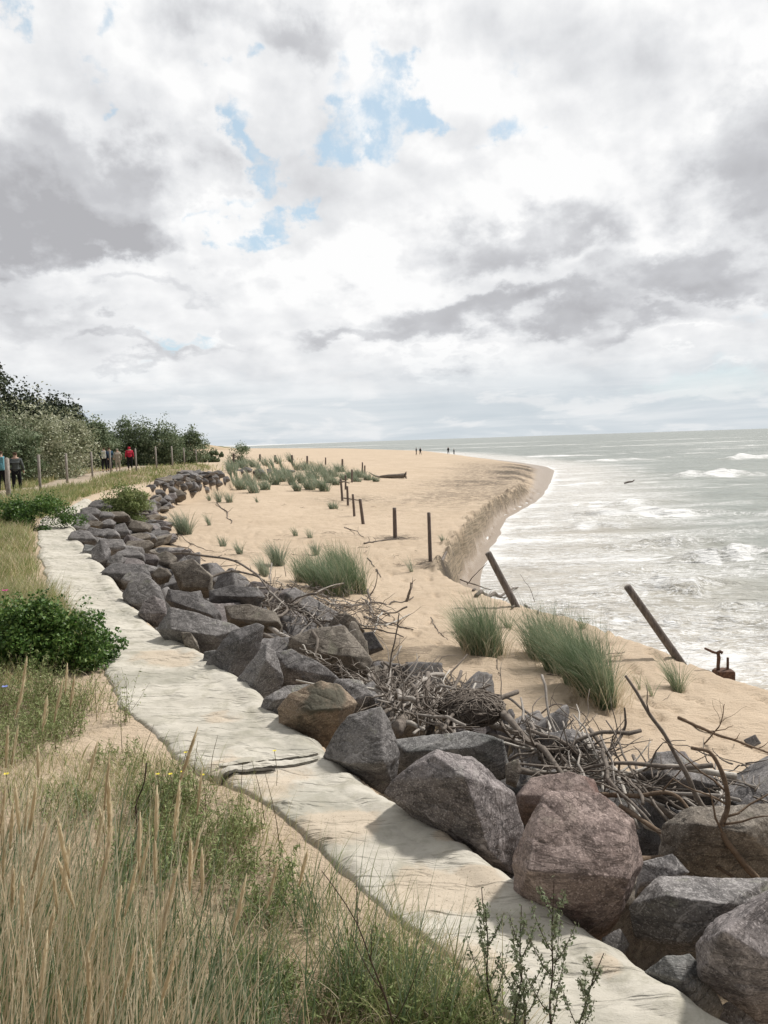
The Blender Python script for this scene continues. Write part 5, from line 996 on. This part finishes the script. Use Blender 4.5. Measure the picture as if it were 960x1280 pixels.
# flowers
def flower(px, py, z_, r, m, label, n=5):
    q = P(px, py, z_); g = float(zt(q[0], q[1])); root = empty('flower', (q[0], q[1], g)); tag(root, label, 'flower'); st = Bag(); tube(st, np.array([[0, 0, 0], [.01, 0, (z_-g)*.5], [0, 0, z_-g]]), .0016, 4); link('stem', st.mesh('stem'), M['stem'], root); b = Bag()
    for i in range(n):
        a = i*2*PI/n; e = np.array([math.cos(a), math.sin(a)*.9, .35]); s2 = np.array([-math.sin(a), math.cos(a), .1]); c_ = np.array([0, 0, z_-g]); b.add(np.array([c_, c_+e*r*.6-s2*r*.42, c_+e*r, c_+e*r*.6+s2*r*.42]), [[0, 1, 2, 3]])
    link('petals', b.mesh('petals'), M[m], root)
flower(6,739,3.62,.035,'pink','pink rose blossom at the left edge above the near rose bushes')
flower(6,859,3.40,.022,'blue','pale blue flower at the left edge below the near rose bushes')
for (a_, b_, z_, lb) in [(232,941,3.25,'tiny yellow flower at the top right of the herb patch'),(213,968,3.25,'yellow flower in the middle of the herb patch'),(197,968,3.24,'yellow flower left in the herb patch'),(228,965,3.24,'yellow flower right in the herb patch'),(253,969,3.24,'yellow flower beside the dark fold of the textile'),(343,939,3.22,'lone yellow flower in front of the near textile'),(8,968,3.6,'yellow flower between the tall tan grass at the left edge')]: flower(a_, b_, z_, .012, 'yellow', lb)
# ------------------------------------------------------------------ people
def cloth(name, col): M[name] = plain(name, col, .9, .18, 14, .15)
for k_, c_ in dict(cloth_red=(.52, .035, .07), cloth_navy=(.02, .03, .055), cloth_black=(.02, .02, .024), cloth_beige=(.40, .36, .30), cloth_blue=(.05, .10, .16), cloth_grey=(.10, .11, .11), pack_teal=(.12, .28, .33), pack_white=(.55, .56, .55), pack_dark=(.03, .035, .05), hair_brown=(.08, .05, .035), hair_grey=(.42, .38, .34), shoe=(.05, .045, .045)).items(): cloth(k_, c_)
def skinmesh(name, verts, edges, radii, m, parent, root=0, sub=2):
    me = bpy.data.meshes.new(name); me.from_pydata(verts, edges, []); o = bpy.data.objects.new(name, me); COL.objects.link(o); o.parent = parent; me.materials.append(m)
    me.skin_vertices.new() if hasattr(me.skin_vertices, 'new') and not me.skin_vertices else None
    md = o.modifiers.new('skin', 'SKIN'); md.use_smooth_shade = True
    if not me.skin_vertices: 
        bm = bmesh.new(); bm.from_mesh(me); bm.verts.layers.skin.verify(); bm.to_mesh(me); bm.free()
    sv = me.skin_vertices[0].data
    for i, r in enumerate(radii): sv[i].radius = (r, r) if not isinstance(r, tuple) else r
    for i in range(len(sv)): sv[i].use_root = (i == root)
    s = o.modifiers.new('sub', 'SUBSURF'); s.levels = sub; s.render_levels = sub
    dg = bpy.context.evaluated_depsgraph_get(); ev = o.evaluated_get(dg); m2 = bpy.data.meshes.new_from_object(ev); o.modifiers.clear(); o.data = m2
    if not m2.materials: m2.materials.append(m)
    return o
def person(loc, face, H, label, top, legs, hair, stride=.16, hood=False, coat=0.0, arms=(.12, -.12), turn=0, group=None):
    root = empty('person', loc, face); tag(root, label, 'person', group); s = H/1.75; st = stride
    def S(v): return [tuple(np.array(p)*s) for p in v]
    # +y is forward
    V = [(0,0,.98),(0,.0,1.12),(0,.01,1.28),(0,.0,1.43),(0,.01,1.53),(0,.025,1.62),(0,.03,1.70),
         (.10,0,.92),(.11,st*.5,.50),(.11,st,.09),(.11,st+.14,.04),(-.10,0,.92),(-.11,-st*.3,.50),(-.11,-st,.10),(-.11,-st+.13,.05),
         (.18,0,1.41),(.24,-.02+arms[0]*.4,1.15),(.25,.06+arms[0],.92),(.25,.08+arms[0],.83),(-.18,0,1.41),(-.24,-.02+arms[1]*.4,1.15),(-.25,.06+arms[1],.92),(-.25,.08+arms[1],.83)]
    E = [(0,1),(1,2),(2,3),(3,4),(4,5),(5,6),(0,7),(7,8),(8,9),(9,10),(0,11),(11,12),(12,13),(13,14),(3,15),(15,16),(16,17),(17,18),(3,19),(19,20),(20,21),(21,22)]
    Rr = [.13,.12,.13,.11,.05,.088,.07,.095,.06,.045,.035,.095,.06,.045,.035,.06,.045,.033,.03,.06,.045,.033,.03]
    skinmesh('body', S(V), E, [r*s for r in Rr], M['skin'], root)
    # trousers and shoes
    V2 = [V[i] for i in (0,7,8)]+[(.11, st*.97, .16)]+[V[i] for i in (11,12)]+[(-.11, -st*.97, .17)]
    skinmesh('trousers', S(V2), [(0,1),(1,2),(2,3),(0,4),(4,5),(5,6)], [r*s for r in (.145,.108,.078,.066,.108,.078,.066)], M[legs], root)
    for sx, yy in ((.11, st), (-.11, -st)): skinmesh('shoe', S([(sx, yy-.03, .06), (sx, yy+.06, .05), (sx, yy+.15, .04)]), [(0,1),(1,2)], [r*s for r in (.055,.052,.042)], M['shoe'], root)
    zb = .86-coat; V3 = [(0,0,zb),(0,0,1.02),(0,0,1.15),(0,.0,1.29),(0,0,1.43),(.19,0,1.40),(.25,-.02+arms[0]*.4,1.15),(.26,.05+arms[0],.95),(-.19,0,1.40),(-.25,-.02+arms[1]*.4,1.15),(-.26,.05+arms[1],.95),(0,.0,1.50)]
    skinmesh('jacket', S(V3), [(0,1),(1,2),(2,3),(3,4),(4,5),(5,6),(6,7),(4,8),(8,9),(9,10),(4,11)], [(x if isinstance(x, tuple) else (x, x)) for x in [(.19*s,.15*s),(.18*s,.145*s),(.17*s,.14*s),(.18*s,.15*s),(.14*s,.12*s),.078*s,.064*s,.052*s,.078*s,.064*s,.052*s,.075*s]], M[top], root, 2)
    hm = M[top] if hood else M[hair]
    skinmesh('hood' if hood else 'hair', S([(0,-.012,1.60),(0,-.012,1.66),(0,.0,1.715)] if not hood else [(0,-.02,1.52),(0,-.01,1.62),(0,.0,1.71)]), [(0,1),(1,2)], [r*s for r in ((.092,.100,.078) if not hood else (.10,.118,.095))], hm, root)
    return root
def pack(p, H, col, label, w=.15, top='pack_dark'):
    s = H/1.75; root = empty('backpack', p.location, p.rotation_euler[2]); tag(root, label, 'backpack')
    N_ = np.array([[1,0,0],[-1,0,0],[0,1,0],[0,-1,0],[0,0,1],[0,0,-1],[.7,-.7,0],[-.7,-.7,0],[0,-.7,.7],[0,-.7,-.7]], float); N_ /= np.linalg.norm(N_, axis=1)[:, None]
    link('bag_body', rock_mesh('bag_body', N_, np.array([w,w,.09,.10,.26,.25,.18,.18,.25,.25])*s, .3, 5, 3.3, 7, .25), M[col], root, (0, -.23*s, 1.22*s))
    link('pocket', rock_mesh('pocket', N_, np.array([w*.75,w*.75,.04,.04,.11,.10,.13,.13,.12,.12])*s, .2, 4, 1.3, 7, .2), M[top], root, (0, -.34*s, 1.12*s))
    for sx in (-1, 1): b = Bag(); tube(b, np.array([[sx*.10, -.16, 1.44], [sx*.12, -.03, 1.50], [sx*.13, .11, 1.42], [sx*.15, .12, 1.22], [sx*.16, -.02, 1.04]])*s, .02*s, 6); link('strap', b.mesh('strap'), M[top], root)
def at_depth(px, py, d): b = PD(px, py, d); return (b[0], b[1], float(zt(b[0], b[1]))+.03)
a1 = .22
p1 = person(at_depth(4,615,27.5), a1, 1.62, 'walker in dark clothes with a teal rucksack at the left edge', 'cloth_black', 'cloth_black', 'hair_brown'); pack(p1, 1.62, 'pack_teal', 'teal rucksack on the leftmost walker', .17, 'pack_teal')
p2 = person(at_depth(22,614,28.0), a1, 1.55, 'walker in a long dark grey-green coat, second from the left', 'cloth_grey', 'cloth_black', 'hair_brown', .12, coat=.12)
p3 = person(at_depth(131,588,53), .30, 1.72, 'walker in navy with a white bag on the back', 'cloth_navy', 'cloth_black', 'hair_brown', .18); pack(p3, 1.72, 'pack_white', 'pale bag worn by the walker in navy', .14, 'pack_white')
p6 = person(at_depth(138,588,55), .30, 1.74, 'walker in dark blue half hidden beside the one with the white bag', 'cloth_blue', 'cloth_black', 'hair_brown', .15)
p4 = person(at_depth(148,588,54), .30, 1.60, 'light-haired walker in a long beige coat', 'cloth_beige', 'cloth_beige', 'hair_grey', .1, coat=.2)
p5 = person(at_depth(163,588,54), .30, 1.72, 'walker in a bright red hooded jacket and dark trousers', 'cloth_red', 'cloth_black', 'hair_brown', .14, hood=True)
for (px, py, lb, tp, f) in [(520.5,568.5,'distant dark figure standing on the spit, left of the nearer pair','cloth_navy',1.2),(525.5,568.5,'distant dark figure standing on the spit, right of the nearer pair','cloth_black',-.8),(563,567,'distant lone figure near the tip of the spit','cloth_black',2.2),(569.5,566.5,'distant figure bending at the tip of the spit','cloth_navy',-1.5)]:
    q = hit(px, py) if px < 540 else ((16.5, 190, float(zt(16.5, 190))) if px < 569 else (18.1, 192, float(zt(18.1, 192)))); person(tuple(q), f, 1.75 if px < 569 else 1.6, lb, tp, 'cloth_black', 'hair_brown', .15)
# ------------------------------------------------------------------ light and sky
SUN_EL, SUN_AZ = 50.0, 58.0      # azimuth clockwise from +Y (the view direction)
ld = bpy.data.lights.new('sun', 'SUN'); ld.energy = 3.9; ld.angle = math.radians(5); ld.color = (1, .96, .90)
lo = bpy.data.objects.new('sun', ld); COL.objects.link(lo)
sd_ = Vector((math.sin(math.radians(SUN_AZ))*math.cos(math.radians(SUN_EL)), math.cos(math.radians(SUN_AZ))*math.cos(math.radians(SUN_EL)), math.sin(math.radians(SUN_EL))))
lo.rotation_euler = sd_.to_track_quat('Z', 'Y').to_euler(); lo.location = (30, 20, 40)
w = NT('World', True); scene.world = w.o
sky = w.n('ShaderNodeTexSky'); sky.sky_type = 'NISHITA'; sky.sun_disc = False; sky.sun_elevation = math.radians(SUN_EL); sky.sun_rotation = math.radians(SUN_AZ)
g = w.n('ShaderNodeTexCoord').outputs['Generated']; sp = w.n('ShaderNodeSeparateXYZ'); w.set(sp.inputs[0], g); dx, dy, dz = sp.outputs
az = w.math('ARCTAN2', dx, dy); el = w.math('ARCSINE', dz)
def vec(x, y, z=0.0):
    c = w.n('ShaderNodeCombineXYZ'); w.set(c.inputs[0], x); w.set(c.inputs[1], y); w.set(c.inputs[2], z); return c.outputs[0]
st = vec(az, el)
pv = vec(az, w.math('ADD', w.math('MULTIPLY', w.math('LOGARITHM', w.math('ADD', w.math('MAXIMUM', el, 0.0), .07), 2.71828), .22), w.math('MULTIPLY', el, .75)))    # rows of cloud crowd towards the horizon
def shifted(v, x, y): return w.vmath('ADD', v, (x, y, 0))
def n2d(v, sc, det, ro, di=0, out='Fac'):
    nd = w.n('ShaderNodeTexNoise', noise_dimensions='2D'); w.set(nd.inputs['Vector'], v); nd.inputs['Scale'].default_value = sc; nd.inputs['Detail'].default_value = det; nd.inputs['Roughness'].default_value = ro; nd.inputs['Distortion'].default_value = di; return nd.outputs[out]
wj = w.vmath('MULTIPLY', n2d(pv, 9, 3, .5, 0, 'Color'), (.06, .06, 0))
def height(v, vo=True):
    a = n2d(v, 3.3, 7, .52, 0)
    if not vo: return a
    nd = w.n('ShaderNodeTexVoronoi', feature='F1', voronoi_dimensions='2D'); w.set(nd.inputs['Vector'], w.vmath('ADD', v, wj)); nd.inputs['Scale'].default_value = 10; nd.inputs['Detail'].default_value = 2; nd.inputs['Roughness'].default_value = .5
    return w.math('ADD', a, w.math('MULTIPLY', w.math('SUBTRACT', .45, nd.outputs['Distance']), .20))
h0 = height(pv); h1 = height(shifted(pv, .012, .016), False); h0b = height(pv, False); h2 = height(shifted(pv, .045, .06), False)
wn = n2d(pv, 6.0, 7, .58, 0, 'Color'); wv = w.vmath('SUBTRACT', wn, (.5, .5, .5)); stw = w.vmath('ADD', st, w.vmath('MULTIPLY', wv, (.34, .22, 0)))
def blob(px, py, rx, ry, soft=.0, wt=1.0, skew=0.0, src=None):
    d = ray(px, py); d = d/np.linalg.norm(d); a0 = math.atan2(d[0], d[1]); e0 = math.asin(d[2]); k = (1+((px-480)/FPX)**2+((640-py)/FPX)**2)**.5
    sb = w.vmath('SUBTRACT', src or stw, (a0, e0, 0)); mp = w.n('ShaderNodeMapping'); w.set(mp.inputs['Vector'], sb); mp.inputs['Rotation'].default_value = (0, 0, skew); mp.inputs['Scale'].default_value = (k*FPX/rx, k*FPX/ry, 0)
    ln = w.n('ShaderNodeVectorMath', operation='LENGTH'); w.set(ln.inputs[0], mp.outputs[0])
    return w.math('MULTIPLY', w.mapr(ln.outputs['Value'], 1.0, soft), wt)
def total(bl):
    r = bl[0]
    for x in bl[1:]: r = w.math('ADD', r, x)
    return r
holes = total([blob(472,168,105,75,.0,.62), blob(520,130,60,40,.0,.3), blob(362,280,62,38,.0,.5), blob(640,150,95,38,.0,.34), blob(445,85,50,45,.0,.34), blob(325,190,45,60,.0,.40), blob(300,260,24,50,.0,.3), blob(800,20,60,35,.0,.32), blob(280,95,40,30,.0,.30), blob(10,28,60,35,.0,.35), blob(165,50,50,50,.0,.28), blob(115,105,40,20,.0,.25), blob(225,432,130,26,.0,.34), blob(935,0,60,26,.0,.3), blob(740,25,60,20,.0,.2), blob(960,390,90,30,.0,.14)])
fine = n2d(st, 22, 6, .62, 0)
gray = total([blob(110,240,220,100,.35,.50), blob(80,285,250,50,.2,.36), blob(200,300,110,36,.3,.25), blob(150,190,110,50,.1,.15), blob(930,215,150,140,.1,.52), blob(900,330,220,46,.2,.48), blob(880,360,160,26,.2,.2), blob(640,290,140,50,.2,.42), blob(560,310,120,30,.1,.15), blob(580,390,200,34,.3,.55), blob(480,425,190,20,.2,.38), blob(740,290,70,30,.1,.2), blob(790,405,150,24,.0,.34), blob(190,445,150,14,.1,.28), blob(60,410,110,20,.1,.15), blob(350,45,180,46,.1,.34), blob(190,370,110,14,.1,.18), blob(860,90,70,40,.1,.12)])
cov = w.mapr(w.math('ADD', w.math('SUBTRACT', w.math('ADD', w.math('MULTIPLY', w.math('SUBTRACT', h0, .5), 1.1), w.math('ADD', .50, w.math('MULTIPLY', gray, .6))), w.math('MULTIPLY', holes, 1.6)), w.math('MULTIPLY', w.math('SUBTRACT', fine, .5), .55)), -.26, .26)
cov = w.math('MAXIMUM', cov, w.mapr(fine, .38, .70, .10, .80))
white = total([blob(600,195,90,45,.1,.3), blob(235,130,90,40,.1,.3), blob(700,190,110,80,.1,.22), blob(900,90,110,40,.1,.25), blob(430,340,120,36,.1,.4), blob(820,305,50,18,.1,.3), blob(545,452,120,9,.1,.3), blob(860,430,80,8,.1,.25), blob(640,60,180,60,.1,.15), blob(320,335,100,24,.1,.3), blob(295,200,24,90,.1,.25), blob(275,425,30,14,.1,.4), blob(900,478,40,7,.1,.3)])
relief = w.math('MULTIPLY', w.math('SUBTRACT', h1, h0b), 1.6); relief2 = w.math('MULTIPLY', w.math('SUBTRACT', h2, h0b), 1.0)
body = w.mapr(h0, .34, .66, .05, .26)
g0 = w.math('ADD', w.math('SUBTRACT', w.math('MULTIPLY', gray, w.mapr(h0, .30, .62, 1.0, 1.25)), w.math('MULTIPLY', white, .45)), w.math('ADD', body, w.math('ADD', relief, relief2)), clamp=True)
cc = w.ramp(g0, [(0, (1.02, 1.02, 1.02)), (.12, (.925, .93, .94)), (.3, (.80, .81, .83)), (.6, (.605, .612, .638)), (1, (.48, .482, .505))])
veil = w.mapr(el, .125, .02); nv = n2d(w.scale(st, 1.5, 16, 1), 2.0, 4, .6, .4); nv2 = n2d(w.scale(st, 1, 4, 1), 9, 5, .6, .3)
b1 = w.n('ShaderNodeBackground'); w.set(b1.inputs[0], w.mix(.5, sky.outputs[0], (6.6, 8.6, 9.6))); b1.inputs[1].default_value = .105
vc = w.ramp(w.mapr(nv, .3, .7), [(0, (.56, .635, .69)), (1, (.76, .80, .83))]); vc = w.mix(w.mapr(nv2, .5, .66, 0, .5), vc, (.93, .93, .93)); cc2 = w.mix(w.math('MULTIPLY', veil, .85), cc, vc)
b2 = w.n('ShaderNodeBackground'); w.set(b2.inputs[0], cc2); w.set(b2.inputs[1], w.math('MULTIPLY', w.mapr(dy, -.35, .35, .42, 1.0), .92))  # unseen clouds behind the camera dimmed to cut ambient and darken camera-facing sides
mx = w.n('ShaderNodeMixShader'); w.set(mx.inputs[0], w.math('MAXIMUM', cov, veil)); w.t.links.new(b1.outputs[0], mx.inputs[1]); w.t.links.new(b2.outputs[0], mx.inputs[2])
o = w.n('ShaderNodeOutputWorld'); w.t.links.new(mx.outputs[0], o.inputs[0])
scene.world.cycles.sampling_method = 'MANUAL'; scene.world.cycles.sample_map_resolution = 512
scene.view_settings.view_transform = 'Standard'; scene.view_settings.look = 'None'; scene.view_settings.gamma = 1; scene.view_settings.exposure = 0.08
scene.view_settings.use_curve_mapping = False
scene.render.engine = 'CYCLES'; scene.cycles.use_denoising = True; scene.cycles.max_bounces = 5; scene.cycles.diffuse_bounces = 3; scene.cycles.glossy_bounces = 2; scene.cycles.transmission_bounces = 3
